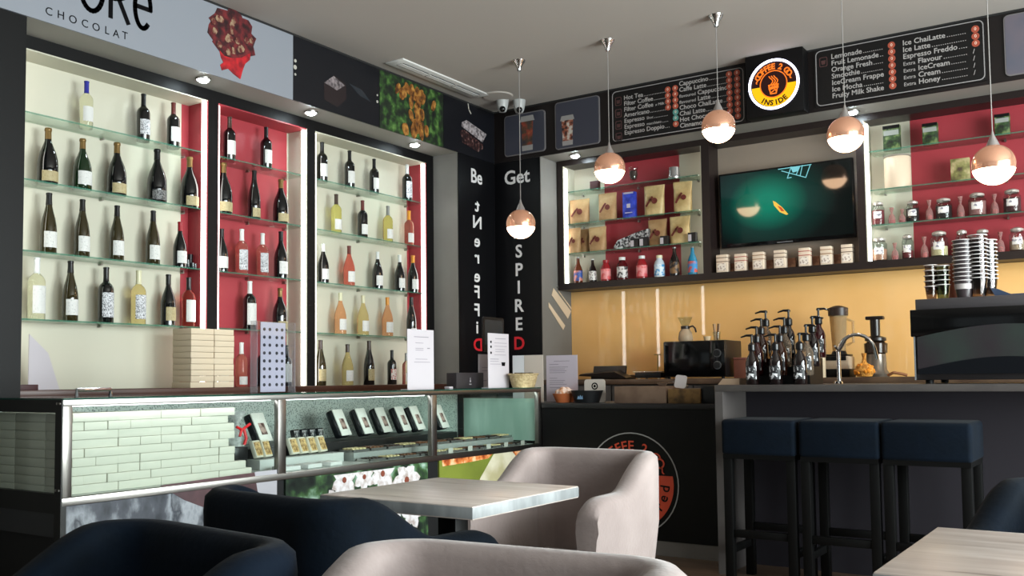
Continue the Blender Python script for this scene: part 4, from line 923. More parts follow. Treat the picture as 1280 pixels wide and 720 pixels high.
t=thing('emblem_card','white card with a round dark emblem leaning behind the black paper bowl','card',(cx(744,-1.25),-1.25,CT))
w=(cx(757,-1.25)-cx(731,-1.25))/2; h=at(744,474,'y',-1.25).z-CT
b=B(); b.prism(rrect(-w,w,0,h,.02),.004,onB(0,0,0)); b.out('card',mat('warm white card','#cfc4ba',.7),t)
b=B(); ring(b,.016,.024,.001,onB(0,h*.7,-.004)); b.prism(circ(.009,12),.001,onB(0,h*.7,-.004)); b.out('emblem',INK,t,smooth=False)
for i,(px,y,s) in enumerate(((704,-1.35,1.0),(680,-1.2,.9))):
    x_=cx(px,y) if i==0 else 1.39
    if i==1: y=-1.2
    t=thing('snack_bowl','small orange clay bowl of pastries, %s'%('in front of the printed menu sheet' if i==0 else 'behind the end of the display case'),'bowl',(x_,y,CT),group='small orange snack bowls')
    r=.072*s
    b=B(); b.lathe([(0,0),(r*.65,0),(r,.06),(r*.94,.06),(r*.6,.006),(0,.006)],22); b.out('bowl',mat('orange clay','#a85a30',.6),t)
    b=B()
    for k in range(5): a=k*1.26; b.sphere((r*.42*math.cos(a),r*.42*math.sin(a),.065),r*.36)
    b.sphere((0,0,.078),r*.4); b.out('pastries',mat('pastry','#c99a78',.7,noise=(30,[(.4,'#b57d52'),(.6,'#e4d2c6')])),t,kind='stuff')
t=thing('menu_sheet','lilac white printed menu sheet standing on the black counter beside the case','menu sheet',(cx(703,-1.15),-1.15,CT))
w=(cx(722,-1.15)-cx(683,-1.15))/2; h=at(703,444,'y',-1.15).z-CT
b=B(); b.prism([(-w,0),(w,0),(w,h),(-w,h)],.003,onB(0,0,0)); b.prism([(-w,0),(w,0),(w,.003),(-w,.003)],-.06,onB(0,0,0)); b.out('sheet',mat('lilac sheet','#c3b9c4',.8),t,smooth=False)
b=B()
for (u0,u1,v) in ((.25,.75,.87),(.1,.4,.8),(.1,.7,.74),(.1,.6,.70),(.1,.65,.66),(.1,.6,.62),(.1,.35,.5),(.1,.6,.45),(.1,.55,.41),(.1,.65,.37),(.1,.5,.3)): b.prism([(-w+2*w*u0,h*v),(-w+2*w*u1,h*v),(-w+2*w*u1,h*v+.003),(-w+2*w*u0,h*v+.003)],.001,onB(0,0,-.003))
b.out('printed_lines',GREYINK,t,smooth=False)
t=thing('napkin_tag','white rounded card tag leaning on top of the small printed kraft box','card',(cx(848,-1.33),-1.3,at(855,486,'y',-1.40).z+.001))
b=B(); b.M=Matrix.Rotation(-.2,4,'X')@Matrix.Rotation(.12,4,'Y'); b.prism(rrect(-.042,.036,.002,.085,.015),.004,onB(0,0,0)); b.out('tag',mat('tag white','#d6d0d0',.6),t)
b=B(); b.cyl((.035,-.0,.0),(.05,0,.02),.006); b.out('clip',STEEL,t)
t=thing('tea_sieve','small shiny metal sieve on the long cardboard box','sieve',(cx(826,-1.33),-1.3,at(800,483,'y',-1.40).z+.0005))
b=B(); b.lathe([(0,0),(.02,.002),(.034,.018),(.036,.02),(.0,.018)],16); b.tube([(.035,0,.019),(.08,-.01,.025)],.003,6); b.out('sieve',CHROME,t)
# ------------------------------------------------------------------ back counter
BCZ=1.09
t=thing('back_counter','grey brown back counter under the yellow splashback','counter',(4,.2,0))
b=B(); b.box(.485,7.4,-.1,.495,.0,1.05); b.out('body',mat('counter grey','#3a3635',.5),t,world=True,smooth=False)
b=B(); b.box(.485,7.4,-.13,.495,1.05,BCZ,bev=.002); b.out('top',mat('counter brown','#5a4639',.4,noise=(5,[(.4,'#4f3d31'),(.6,'#64503f')],(1,6,1))),t,world=True)
for k in range(10):
    x0=.49+k*.69; b=B(); b.box(x0+.004,x0+.682,-.118,-.1,.1,1.04,bev=.002); d=b.out('door',mat('counter grey','#3a3635',.5),t,world=True); b=B(); b.box(x0+.3,x0+.4,-.135,-.118,.95,.965,bev=.002); b.out('handle',STEEL,d,world=True)
# microwave
mx0,mx1=cx(829,-.1,450),cx(906,-.1,450); mz1=at(829,427,'y',-.1).z
t=thing('microwave_oven','black glossy microwave oven with two round dials on the back counter','microwave',((mx0+mx1)/2,.08,BCZ+.0005))
b=B(); b.box(mx0,mx1,-.08,.26,BCZ+.012,mz1,bev=.006); b.out('body',mat('microwave shell','#121011',.35),t,world=True)
b=B(); b.box(mx0+.003,mx1-.12,-.1,-.08,BCZ+.018,mz1-.004,bev=.004); d=b.out('door',BLKG,t,world=True)
b=B(); b.box(mx0+.02,mx0+.032,-.118,-.1,BCZ+.04,mz1-.03,bev=.005); b.out('handle',BLKG,d,world=True)
b=B(); b.box(mx1-.118,mx1-.002,-.098,-.08,BCZ+.018,mz1-.004,bev=.003); c_=b.out('control_panel',BLKG,t,world=True)
for z in (BCZ+.19,BCZ+.1):
    b=B(); b.M=Matrix.Translation((mx1-.06,-.098,z))@Matrix.Rotation(PI/2,4,'X'); b.lathe([(0,0),(.026,0),(.024,.018),(0,.018)],20); k=b.out('dial',mat('dial black','#19191b',.3),c_,world=True)
    b=B(); ring(b,.027,.031,.001,onB(mx1-.06,z,-.098)); b.out('dial_scale',mat('dial grey','#6a6a6c',.4),c_,world=True,smooth=False)
b=B(); 
for x in (mx0+.03,mx1-.03):
    for y in (-.06,.23): b.cyl((x,y,BCZ+.0005),(x,y,BCZ+.013),.012)
b.out('feet',BLACK,t,world=True)
# dripper on microwave
gx_=cx(857,.05,426); t=thing('coffee_dripper','glass pour over coffee maker with dark collar and handle on top of the microwave','coffee maker',(gx_,.05,mz1+.0005))
b=B(); b.lathe([(0,.0),(.05,.0),(.058,.02),(.05,.07),(.03,.1),(.03,.105),(.027,.1),(.046,.07),(.054,.02),(0,.004)],22); b.out('carafe',mat('frosted carafe','#cbb79c',.15,trans=.5,ior=1.2),t)
b=B(); b.lathe([(.033,.098),(.035,.1),(.035,.12),(.03,.122)],22,cap=False); b.tube([(.034,-.01,.112),(.07,-.02,.118),(.09,-.025,.1),(.1,-.03,.07)],.007,8); b.out('collar_handle',mat('dark handle','#241815',.4),t)
b=B(); b.lathe([(.022,.12),(.055,.19),(.057,.19),(.026,.12)],22,cap=False); b.out('filter_cone',CLEAR,t)
gx_=cx(884,.05,426); b=B(); b.lathe([(0,0),(.02,0),(.03,.035),(.027,.035),(0,.006)],18,c=(gx_,.05,mz1+.0005)); b.out('sugar_bowl',mat('beige ceramic','#cbb391',.4),label='small beige cup on the microwave between the dripper and the stirrers',cat='cup')
gx_=cx(896,.08,426); t=thing('stirrer_glass','small glass holding dark and light coffee stirrers on the microwave','glass',(gx_,.08,mz1+.0005))
b=B(); b.lathe([(0,0),(.026,0),(.03,.07),(.028,.07),(.024,.004),(0,.004)],18); b.out('glass',CLEAR,t)
for k in range(6):
    a=k*1.05; b=B(); b.box(-.003,.003,-.001,.001,0,.125); m_=Matrix.Translation((.012*math.cos(a),.012*math.sin(a),.006))@Matrix.Rotation(.12*math.cos(a),4,'Y'); b.v=[tuple(m_@Vector(v)) for v in b.v]; b.out('stirrer',mat('dark stirrer','#3d1f1a',.6) if k%2 else mat('light stirrer','#c9a98a',.6),t,smooth=False)
# acrylic canister beside microwave
x0,x1=cx(915,-.05,460),cx(931,-.05,460); t=thing('canister','square clear canister with pinkish brown contents between microwave and syrup bottles','canister',((x0+x1)/2,.03,BCZ+.0005))
w=(x1-x0)/2; b=B(); b.box(-w,w,-.05,.05,0,.14,bev=.006); b.out('canister_body',mat('smoky rose canister','#8a5a4c',.15,trans=.5,ior=1.2),t); b=B(); b.box(-w-.002,w+.002,-.052,.052,.14,.155,bev=.004); b.out('lid',mat('rose lid','#70443c',.3),t)
# scale / cash terminal
x0,x1=cx(793,-.02,466),cx(829,-.02,466); t=thing('kitchen_scale','kitchen scale with bright steel tray and thin display pole, left of the microwave','scale',((x0+x1)/2,.05,BCZ+.0005)); w=(x1-x0)/2
b=B(); b.box(-w*.9,w*.9,-.09,.1,0.008,.05,bev=.006); b.out('body',mat('scale black','#141516',.35),t)
b=B(); b.box(-w,w,-.1,.11,.052,.06,bev=.003); b.out('tray',CHROME,t)
b=B(); b.cyl((0,.105,.05),(0,.105,.19),.006); b.box(-.03,.03,.1,.11,.19,.2,bev=.002); b.out('display_pole',mat('pale pole','#b89a58',.4),t)
b=B()
for k in (-1,1):
    for y in (-.07,.08): b.cyl((k*w*.7,y,0),(k*w*.7,y,.01),.012)
b.out('feet',mat('cream feet','#c9b79a',.5),t)
x0,x1=cx(730,-.05,470),cx(778,-.05,470); t=thing('cash_register','black touch screen till with a wide printer shelf behind the emblem card','cash register',((x0+x1)/2,0.02,BCZ+.0005)); w=(x1-x0)/2
b=B(); b.box(-w*.8,w*1.0,-.02,.18,0,.035,bev=.006); b.out('base',mat('till black','#17110f',.35),t)
b=B(); b.M=Matrix.Translation((0,0,.035))@Matrix.Rotation(-.25,4,'X'); zt=at(752,457,'y',-.05).z-BCZ-.035; b.box(-w*.75,w*.95,0,.02,0,zt,bev=.004); b.out('screen_back',mat('till grey black','#231c18',.45),t)
b=B(); b.M=Matrix.Translation((0,0,.02))@Matrix.Rotation(.12,4,'X'); b.prism([(-w*1.2,.02),(w*1.3,.0),(w*.7,.05),(-w*1.1,.035)],.1,onB(0,0,0)); b.out('keyboard_flap',mat('till black','#17110f',.35),t)
# cable loop
b=B(); b.tube([(mx0-.02,.2,BCZ+.01),(mx0-.05,.2,BCZ+.03),(mx0-.05,.22,BCZ+.09),(mx0-.02,.25,BCZ+.14),(mx0-.01,.3,BCZ+.1)],.004,6); b.out('power_cable',BLACK,label='thin black power cable looping beside the microwave',cat='cable')
# napkins folded on corner boxing: three wooden strips hanging on a nail
t=thing('hanging_strips','three pale folded paper strips hanging askew from a nail on the grey boxing','paper',(.48,.25,at(697,360,'x',.48).z))
def SP(l): return [(at(a,c,'x',.482).y,at(a,c,'x',.482).z) for a,c in l]
for i,l in enumerate(([(692,360),(690,369),(710,398.5),(714,389)],[(686,378),(686,384),(704,412.5),(706.5,407)],[(698,363),(699,366),(714,387),(716,385)])):
    P_=SP(l); P_=[(min(y,.495),z) for y,z in P_]
    b=B(); b.prism(P_,.003+.001*i,onL(0,0,.4785)); b.out('strip',mat('cream strip','#cdb79c',.7),t,world=True,smooth=False)
p=at(696.5,359,'x',.48); b=B(); b.cyl((.478,p.y,p.z),(.492,p.y,p.z),.006); b.out('nail',STEEL,t,world=True)
# ------------------------------------------------------------------ TV
t=thing('television','black flat television showing a small boat on teal water','television',(2.4,.36,2.12))
tx0,tx1=1.93,2.965; tz0,tz1=2.125,2.72
Mt=Matrix.Translation((0,.385,2.14))@Matrix.Rotation(.05,4,'X')@Matrix.Translation((0,-.385,-2.14))
yt=.372
b=B(); b.M=Mt; b.box(tx0,tx1,yt,yt+.045,tz0,tz1,bev=.006); b.out('housing',BLKG,t,world=True)
SCR=bpy.data.materials.new('screen picture'); SCR.use_nodes=True; nt=SCR.node_tree; P_=nt.nodes['Principled BSDF']; P_.inputs['Base Color'].default_value=(0.003,.003,.003,1); P_.inputs['Roughness'].default_value=.05
tc_=nt.nodes.new('ShaderNodeTexCoord'); mp=nt.nodes.new('ShaderNodeMapping'); mp.inputs['Location'].default_value=(-2.36-(-.0)+2.4-0.0,0,0)
gr=nt.nodes.new('ShaderNodeTexGradient'); gr.gradient_type='SPHERICAL'; rp=nt.nodes.new('ShaderNodeValToRGB'); els=rp.color_ramp.elements; els[0].position=.0; els[0].color=lin('#06100f'); els[1].position=.85; els[1].color=lin('#088f72'); e2=els.new(.4); e2.color=lin('#0a3a33')
mp.inputs['Location'].default_value=(.16,0,-.36); mp.inputs['Scale'].default_value=(1.9,.01,2.6)
sx=2.4; 
mp.vector_type='POINT'; mp.inputs['Location'].default_value=(.08*1.9,0,-(2.46-2.12)*2.6)
nt.links.new(tc_.outputs['Object'],mp.inputs[0]); nt.links.new(mp.outputs[0],gr.inputs[0]); nt.links.new(gr.outputs[0],rp.inputs[0]); nt.links.new(rp.outputs[0],P_.inputs['Emission Color']); P_.inputs['Emission Strength'].default_value=.75
b=B(); b.M=Mt; b.box(tx0+.015,tx1-.015,yt-.002,yt,tz0+.03,tz1-.015); sc_=b.out('screen',SCR,t,world=True,smooth=False)
def TP(px,py):
    p=at(px,py,'y',yt-.01); return (p.x,p.z)
b=B(); b.M=Mt; b.prism([TP(*q) for q in ((966.5,251),(970,252.5),(978,259),(985.5,267.5),(983,268.5),(975,265),(968,257))],.001,onB(0,0,yt-.003)); b.out('boat_image',emis('boat yellow','#f0c04a',1.1),sc_,world=True,smooth=False)
b=B(); b.M=Mt; b.prism([TP(*q) for q in ((972,257),(977,259),(981,264),(977,264))],.001,onB(0,0,yt-.0042)); b.out('boat_deck_image',emis('boat red','#d0502a',1.0),sc_,world=True,smooth=False)
b=B(); b.M=Mt
for l in (((974,212),(1015,206)),((978,214),(1008,222)),((985,223),(990,209)),((1001,208),(996,219)),((1008,222),(1014,206)),((1004,207),(1001,220)),((985,223),(990,222))): stroke(b,[TP(*l[0]),TP(*l[1])],.006,.001,onB(0,0,yt-.003))
b.prism([TP(*q) for q in ((989,209),(1000,208),(999,214),(992,216))],.001,onB(0,0,yt-.0042)); b.out('pier_image',emis('pier pale','#7fd0d8',1.0),sc_,world=True,smooth=False)
b=B(); b.M=Mt; b.box(2.38,2.5,yt-.004,yt,tz0+.008,tz0+.016); b.out('maker_mark',mat('dim silver','#5a5a5c',.4),t,world=True,smooth=False)
b=B(); b.box(2.2,2.7,yt+.05,.459,2.3,2.5); b.out('wall_bracket',DKMETAL,t,world=True,smooth=False)
# ------------------------------------------------------------------ goods in the back cabinets
YG=.35
def bx(px,y=YG,py=300): return at(px,py,'y',y).x
def hgt(px,pa,pb,y=YG): return at(px,pa,'y',y).z-at(px,pb,'y',y).z
BAG=KRAFT
BAG2=mat('pale kraft','#b39a68',.45,noise=(10,[(.35,'#9c8252'),(.65,'#c4ad7d')]),bump=(25,.4))
def bag(px0,px1,pt,pb,zs,label,m=None,rz=0,y=YG,grp='kraft coffee bags'):
    xa,xb_=bx(px0,y,pb),bx(px1,y,pb); w=(xb_-xa)/2; h=hgt((px0+px1)/2,pt,pb,y)
    t=thing('coffee_bag',label,'coffee bag',((xa+xb_)/2,y,zs+.0005),rz,grp)
    secs=[(0,.88,.036),(.06,.93,.042),(.3,.95,.040),(.6,.96,.03),(.82,1.0,.012),(.9,1.02,.004),(1,1.04,.003)]
    vs=[];fs=[];n=20
    for f_,ww,dd in secs:
        for k in range(n):
            a=2*PI*k/n; c_,s_=math.cos(a),math.sin(a)
            x_=w*ww*math.copysign(abs(c_)**.5,c_); y_=dd*math.copysign(abs(s_)**.7,s_)
            vs.append((x_,y_,h*f_))
    for j in range(len(secs)-1):
        for k in range(n): k2=(k+1)%n; fs.append((j*n+k,j*n+k2,(j+1)*n+k2,(j+1)*n+k))
    fs.append(tuple(reversed(range(n)))); fs.append(tuple((len(secs)-1)*n+k for k in range(n)))
    b=B(); b._add(vs,fs); b.out('bag_body',m or BAG,t)
    b=B(); stroke(b,[(-w*.6,h*.32),(-w*.2,h*.52),(0,h*.6)],.016,.002,onB(0,0,-.044)); b.prism(circ(w*.28,16,w*.22,h*.47),.002,onB(0,0,-.044)); b.out('round_mark',mat('dark red mark','#5c1f18',.5),t,smooth=False)
    return t
bag(713,737,244,275,BSH[1],'kraft coffee bag, leftmost on the upper bag shelf',y=.35)
bag(749,771,238,273,BSH[1],'kraft coffee bag directly left of the blue packet')
bag(806,831,229,267,BSH[1],'pale kraft coffee bag directly right of the blue packet',BAG2)
bag(843,865,223,262,BSH[1],'pale shiny kraft bag at the right end of the upper bag shelf',BAG2,rz=.15)
bag(711,726,283,315,BSH[2],'narrow kraft bag at the left end of the lower bag shelf',y=.34)
bag(726,736.5,283,314,BSH[2],'very narrow kraft bag second from left on the lower bag shelf',y=.40)
bag(737,758,281,312,BSH[2],'kraft bag third from left on the lower shelf, left of silver pouch',y=.34)
bag(811,834,272,306,BSH[2],'kraft bag standing right of the slanted silver pouch',y=.37)
bag(838,863,268,303,BSH[2],'pale kraft bag at the right end of the lower bag shelf',BAG2)
# blue packet
def carton(name,px0,px1,pt,pb,zs,m,label,cat,y=YG,d=.05,group=None,bev=.002):
    xa,xb_=bx(px0,y,pb),bx(px1,y,pb); h=hgt((px0+px1)/2,pt,pb,y); 
    t=thing(name,label,cat,((xa+xb_)/2,y,zs+.0005),0,group); w=(xb_-xa)/2
    b=B(); b.box(-w,w,-d/2,d/2,0,h,bev=bev); b.out('carton_body',m,t); return t,w,h
t,w,h=carton('tall_packet',780,795,236,269,BSH[1],mat('blue packet','#2637a0',.35,noise=(18,[(.4,'#1c2b88'),(.6,'#3a4cbb')])),'tall blue packet with white square, between kraft bags on the upper bag shelf','packet')
b=B(); b.box(-w*.3,w*.3,-.0265,-.025,h*.4,h*.55); b.box(-w*.8,w*.8,-.0265,-.025,h*.93,h*.99); b.box(-w*.6,w*.6,-.0265,-.025,h*.2,h*.23); b.out('white_print',PAPER,t,smooth=False)
t,w,h=carton('small_carton',739,749,226,237,BSH[0],mat('dark red carton','#3a1a1c',.6),'small brown carton on the top shelf, half behind a glowing pendant lamp','box')
# goblet with beans
x_=bx(792,YG,226); t=thing('goblet','stemmed glass goblet of coffee beans on the top shelf of the bag cabinet','goblet',(x_,YG,BSH[0]+.0005))
b=B(); b.lathe([(0,0),(.038,.002),(.036,.006),(.008,.014),(.008,.03),(.03,.05),(.038,.09),(.032,.125),(.042,.15),(.04,.15),(.03,.125),(.036,.09),(.026,.052),(0,.04)],24); b.out('glass',CLEAR,t)
b=B(); b.lathe([(0,.045),(.024,.054),(.033,.09),(.028,.12),(0,.122)],20); b.out('coffee_beans',mat('coffee beans','#3a241b',.6,bump=(120,1)),t,kind='stuff')
x_=bx(843,YG,226); t=thing('capsule_dish','chrome rimmed glass with dark coffee capsules on the top shelf, right side','glass',(x_,YG,BSH[0]+.0005))
b=B(); b.lathe([(0,0),(.05,.0),(.052,.02),(.045,.025),(.04,.1),(.043,.1),(.048,.03)],22,cap=False); b.out('glass',mat('silver rim','#a3a0a0',.15,.6,trans=.2),t)
b=B(); b.lathe([(0,.02),(.036,.02),(.034,.085),(0,.085)],18); b.out('dark_content',mat('black capsule','#141214',.4),t)
# silver slanted pouch
xa,xb_=bx(768,.33,300),bx(812,.33,300)
t=thing('silver_pouch','silver foil pouch lying slanted on the lower bag shelf','pouch',((xa+xb_)/2,.33,BSH[2]+.0005))
w=(xb_-xa)/2
b=B(); b.prism([(-w,.015),(-w*.6,.0),(w,.055),(w*1.02,.15),(w*.5,.135),(-w*.75,.075)],.05,onB(0,0,.025)); b.out('pouch_body',mat('silver foil','#8d9094',.3,.7,noise=(50,[(.4,'#26282b'),(.6,'#c3c6c9')])),t)
b=B(); b.prism(circ(.02,16,w*.1,.075),.001,onB(0,0,-.0255)); b.prism(circ(.01,12,w*.4,.095),.001,onB(0,0,-.0255)); b.out('round_print',mat('foil ink','#2c2c30',.5),t,smooth=False)
for i,(px,pt,pb) in enumerate(((794,297,308),(805.5,296,308),(831,293,304),(866,290,302))):
    t,w,h=carton('capsule_box',px-5,px+5,pt,pb,BSH[2],mat('black capsule','#141214',.4),'small black and white capsule box, %s from left on the lower bag shelf'%NMS[i],'box',y=.30,d=.04,group='small capsule boxes')
    b=B(); b.box(-w*.9,-w*.1,-.021,-.02,h*.1,h*.8); b.out('white_label',PAPER,t,smooth=False)
# drinks on the bottom of the bag cabinet
def soda(px,pt,pb,kind,gl,capc,labm,words):
    y=.35; h=hgt(px,pt,pb,y); x_=bx(px,y,pb)
    t=thing('drink_bottle',words,'bottle',(x_,y,BZ+.0005),rz=-PI/2,group='drink bottles below the coffee bags'); 
    if kind=='beer': pr=[(0,0),(.16,0),(.165,.02),(.165,.5),(.13,.62),(.075,.75),(.06,.85),(.058,.95),(.065,.96),(.06,.975),(0,.975)]
    else: pr=[(0,0),(.22,0),(.235,.02),(.235,.6),(.2,.72),(.13,.82),(.125,.88),(0,.88)]
    b=B(); b.lathe([(r*h,z*h) for r,z in pr],20); b.out('bottle_body',gl,t)
    rc=.068 if kind=='beer' else .14; z0=.955 if kind=='beer' else .87
    b=B(); b.lathe([(rc*h,z0*h),(rc*h,h),(0,h)],16,cap=False); b.out('bottle_cap',capc,t)
    R2=(.168 if kind=='beer' else .239)*h
    b=B(); b.lathe([(R2,.1*h),(R2,.48*h if kind=='beer' else .58*h)],22,cap=False,a0=-2.6,a1=2.6); b.out('bottle_label',labm,t)
N2=lambda n,a_,b_,s=20: mat(n,a_,.5,noise=(s,[(.45,a_),(.55,b_)]))
soda(723,320,353,'beer',mat('amber glass','#5a2a18',.1),cap('silver'),N2('blue orange label','#2d4f96','#c27a6a'),'small amber bottle with blue label, leftmost of the drink bottles')
soda(741,322,351.5,'beer',mat('black cola','#150b0a',.1),cap('white'),N2('white script label','#d2cfca','#8c8888',60),'small dark bottle with white label, second from left of the drinks')
soda(757.5,322,349,'juice',mat('red juice','#8a1f24',.15),cap('red'),N2('pink label','#d98a8a','#c84a50'),'short red juice bottle with pink label, third from left')
soda(778,319,348,'juice',mat('dark red juice','#4a0f14',.15),cap('white'),N2('black white label','#cfcbc8','#3a3638',40),'squat dark juice bottle with white cap and label, fourth from left')
soda(802.5,316,345,'juice',mat('red juice','#8a1f24',.15),cap('white'),N2('pink label','#d98a8a','#c84a50'),'squat red juice bottle with white cap, fifth from left')
soda(824.5,315,343,'juice',mat('pale bottle','#b9c4cf',.15),cap('cream'),N2('blue spot label','#c9d6de','#3f8ec4',40),'white and blue bottle, sixth from left of the drinks')
soda(843.5,306,343,'beer',mat('black cola','#150b0a',.1),cap('silver'),N2('brown label','#7a5a3a','#1a1210',30),'tall dark bottle with brown label, seventh from left of the drinks')
soda(866,305,341,'beer',mat('blue glass','#2f9ac8',.1,trans=.4),cap('silver'),N2('blue red label','#2a86c4','#c8503a'),'bright blue bottle with red label, rightmost of the drinks')
# tea cartons under TV
for i,(px,pt,pb) in enumerate(((904.3,317,339),(927,315.5,337),(949.5,313.5,335.5),(976,311,333.5),(1007,308.5,331.5),(1034,306.5,329.5),(1060,304,327.5))):
    t,w,h=carton('tea_carton',px-6.8,px+6.8,pt,pb,BZ,mat('cream carton','#d6c3ae',.6),'cream tea carton, %s from left in the row under the television'%NMS[i],'carton',y=.31,d=.07,group='tea cartons under the television')
    b=B(); b.box(-w*1.01,w*1.01,-.036,.036,h*.80,h*.84); b.box(-w*1.01,w*1.01,-.036,.036,h*.58,h*.62); b.out('band',mat('carton band '+str(i%3),('#5a3a2a','#8a5a30','#a02c28')[(i*2)%3],.6),t,smooth=False)
    b=B(); b.box(-w*.8,w*.8,-.0362,-.035,h*.1,h*.5); b.out('front_label',mat('carton label','#dfd2c6',.6,noise=(70,[(.42,'#a8958a'),(.5,'#e2d6ca')])),t,smooth=False)
for i,px in enumerate((916,938,962,990,1020,1047)):
    t,w,h=carton('brown_carton',px-5.5,px+5.5,322-i*2.2,334-i*1.8,BZ,mat('brown carton','#8a6148',.6,noise=(20,[(.4,'#6e452f'),(.6,'#9c7355')])),'small brown carton standing behind the tea cartons, %s from left under the television'%NMS[i],'carton',y=.40,d=.05,group='brown cartons behind the tea cartons')
# jar cabinet
GPK=mat('tea pack print','#3a4a2a',.5,noise=(22,[(.35,'#141512'),(.5,'#2e4524'),(.62,'#6a7a4a'),(.75,'#8c8a78')]))
for i,(p0,p1,pt,pb) in enumerate(((1105,1126,156,187),(1154,1173,153.5,181),(1244,1263,142,169))):
    t,w,h=carton('tea_pack',p0,p1,pt,pb,BSH[0],GPK,'green black tea pack, %s from left on top shelf of jar cabinet'%NMS[i],'packet',d=.05,group='green tea packs')
    b=B(); b.box(-w*1.005,w*1.005,-.0255,-.0245,h*.86,h); b.out('black_band',BLACK,t,smooth=False); b=B(); b.box(-w*.9,w*.9,-.0256,-.0246,h*.6,h*.8); b.out('white_band',mat('grey white band','#8d908c',.5),t,smooth=False)
t=thing('white_canister','large pale round canister on the second shelf at the left of the jar cabinet','canister',(bx(1122.5,.355,231),.355,BSH[1]+.0005)); r=(bx(1139,.355,231)-bx(1106,.355,231))/2; h=hgt(1122,190,231,.355)
b=B(); b.lathe([(0,0),(r,0),(r,h-.015),(r*.98,h-.012),(0,h-.012)],32); b.out('canister_body',mat('peach white','#cdb8a0',.35),t); b=B(); b.lathe([(r*.99,h-.012),(r*1.02,h-.011),(r*1.02,h),(0,h)],32,cap=False); b.out('lid',mat('grey lid','#7d7468',.4),t)
t,w,h=carton('picture_packet',1189,1213,193,222,BSH[1],mat('sand picture packet','#8a7a4c',.5,noise=(16,[(.35,'#4a3a2c'),(.5,'#7d7a48'),(.65,'#b5a27a')])),'square packet with faded yellow landscape picture on the red second shelf','packet',d=.03)
def jar(px,pt,pb,zs,words,fill,fcol,w_=8.5,lid='glass',lab=True,y=.35):
    h=hgt(px,pt,pb,y); x_=bx(px,y,pb); r=w_*.005
    t=thing('storage_jar',words,'jar',(x_,y,zs+.0005),rz=-PI/2,group='glass storage jars with clip lids')
    b=B(); b.lathe([(0,0),(r*.95,0),(r,.008),(r,h*.7),(r*.75,h*.8),(r*.75,h*.84),(r*.72,h*.84),(r*.72,h*.8),(r*.96,h*.7),(r*.96,.01),(0,.006)],24); b.out('jar_glass',CLEAR,t)
    b=B(); b.lathe([(0,.008),(r*.94,.012),(r*.94,h*fill),(0,h*fill)],20); b.out('contents',mat('jar fill '+fcol,fcol,.8,bump=(60,.8)),t,kind='stuff')
    b=B(); b.lathe([(r*.78,h*.84),(r*.82,h*.86),(r*.8,h*.93),(r*.4,h*.99),(0,h)],20,cap=False); b.out('lid',mat('dull lid','#b5aca4',.3,.3) if lid=='glass' else mat('dark lid','#2c2422',.4),t)
    b=B(); b.tube([(r*.8,.006,h*.9),(r*1.02,.006,h*.75),(r*1.02,-.006,h*.6),(r*.8,-.006,h*.82)],.0018,6); b.tube([(r*.79*math.cos(a),r*.79*math.sin(a),h*.82) for a in [2*PI*k/16 for k in range(16)]],.0018,5,closed=True); b.out('clip_wire',CHROME,t)
    if lab: b=B(); b.lathe([(r+.001,h*.28),(r+.001,h*.56)],10,a0=-.55,a1=.75,cap=False); b.out('jar_label',mat('jar label','#d9d3cc',.6,noise=(60,[(.4,'#7a7684'),(.48,'#ddd8d2')])),t)
R3=[(1098,247,278,'squat jar of pink brown tea','#7a2c34',9),(1141,245,273,'dark jar with tall white label','#241818',9),(1180,243,270.5,'dark jar with white label','#241a1a',11),(1222,238,268.5,'wide jar of pinkish grains','#9c6a68',11.5),(1265.5,231,262,'jar with white label','#4a2428',11)]
for i,(px,pt,pb,wd,fc,w_) in enumerate(R3): jar(px,pt,pb,BSH[2],'%s, %s from left on the upper jar shelf'%(wd,NMS[i]),.62,fc,w_)
R4=[(1100,294,325,'half full jar of peach powder','#c08a72',10.5,.5),(1135,291,323,'jar with white label and dark red content','#6a2024',8,.35),(1174.5,286,319.5,'wide jar of cream sugar','#d6c49a',11.5,.4),(1203,283,316,'jar with dark content behind the cup stack','#3a1c1c',8,.5),(1229,283,315,'jar behind the clear cup stack','#6a3a34',9,.5),(1272,280,311,'jar with striped white label','#b49a84',10,.45)]
for i,(px,pt,pb,wd,fc,w_,fl) in enumerate(R4): jar(px,pt,pb,BZ,'%s, %s from left on cabinet bottom'%(wd,NMS[i]),fl,fc,w_)
def sachet(px,pt,pb,zs,words,y=.33):
    h=hgt(px,pt,pb,y); x_=bx(px,y,pb)
    t=thing('cellophane_cone',words,'sachet',(x_,y,zs+.0005),group='small tied cellophane sachets')
    b=B(); b.lathe([(0,0),(.024,.003),(.026,h*.25),(.02,h*.5),(.006,h*.66),(.012,h*.85),(.016,h)],12,cap=False); b.out('wrap',mat('cellophane clear','#c99a96',.1,trans=.7,ior=1.1),t)
    b=B(); b.lathe([(0,.004),(.02,.006),(.02,h*.25),(.0,h*.3)],12); b.out('contents',mat('red sweets','#a02a2a',.5),t)
for i,(px,pt,pb) in enumerate(((1115,256,277),(1128,258,276),(1162,246,272),(1201,243,270),(1243.5,240,266))): sachet(px,pt,pb,BSH[2],'small tied cellophane sachet, %s from left on the upper jar shelf'%NMS[i])
for i,(px,pt,pb) in enumerate(((1119,302,324),(1156,294,321),(1251,288,314))): sachet(px,pt,pb,BZ,'small tied sachet of red sweets, %s from left on the cabinet bottom among the jars'%NMS[i])
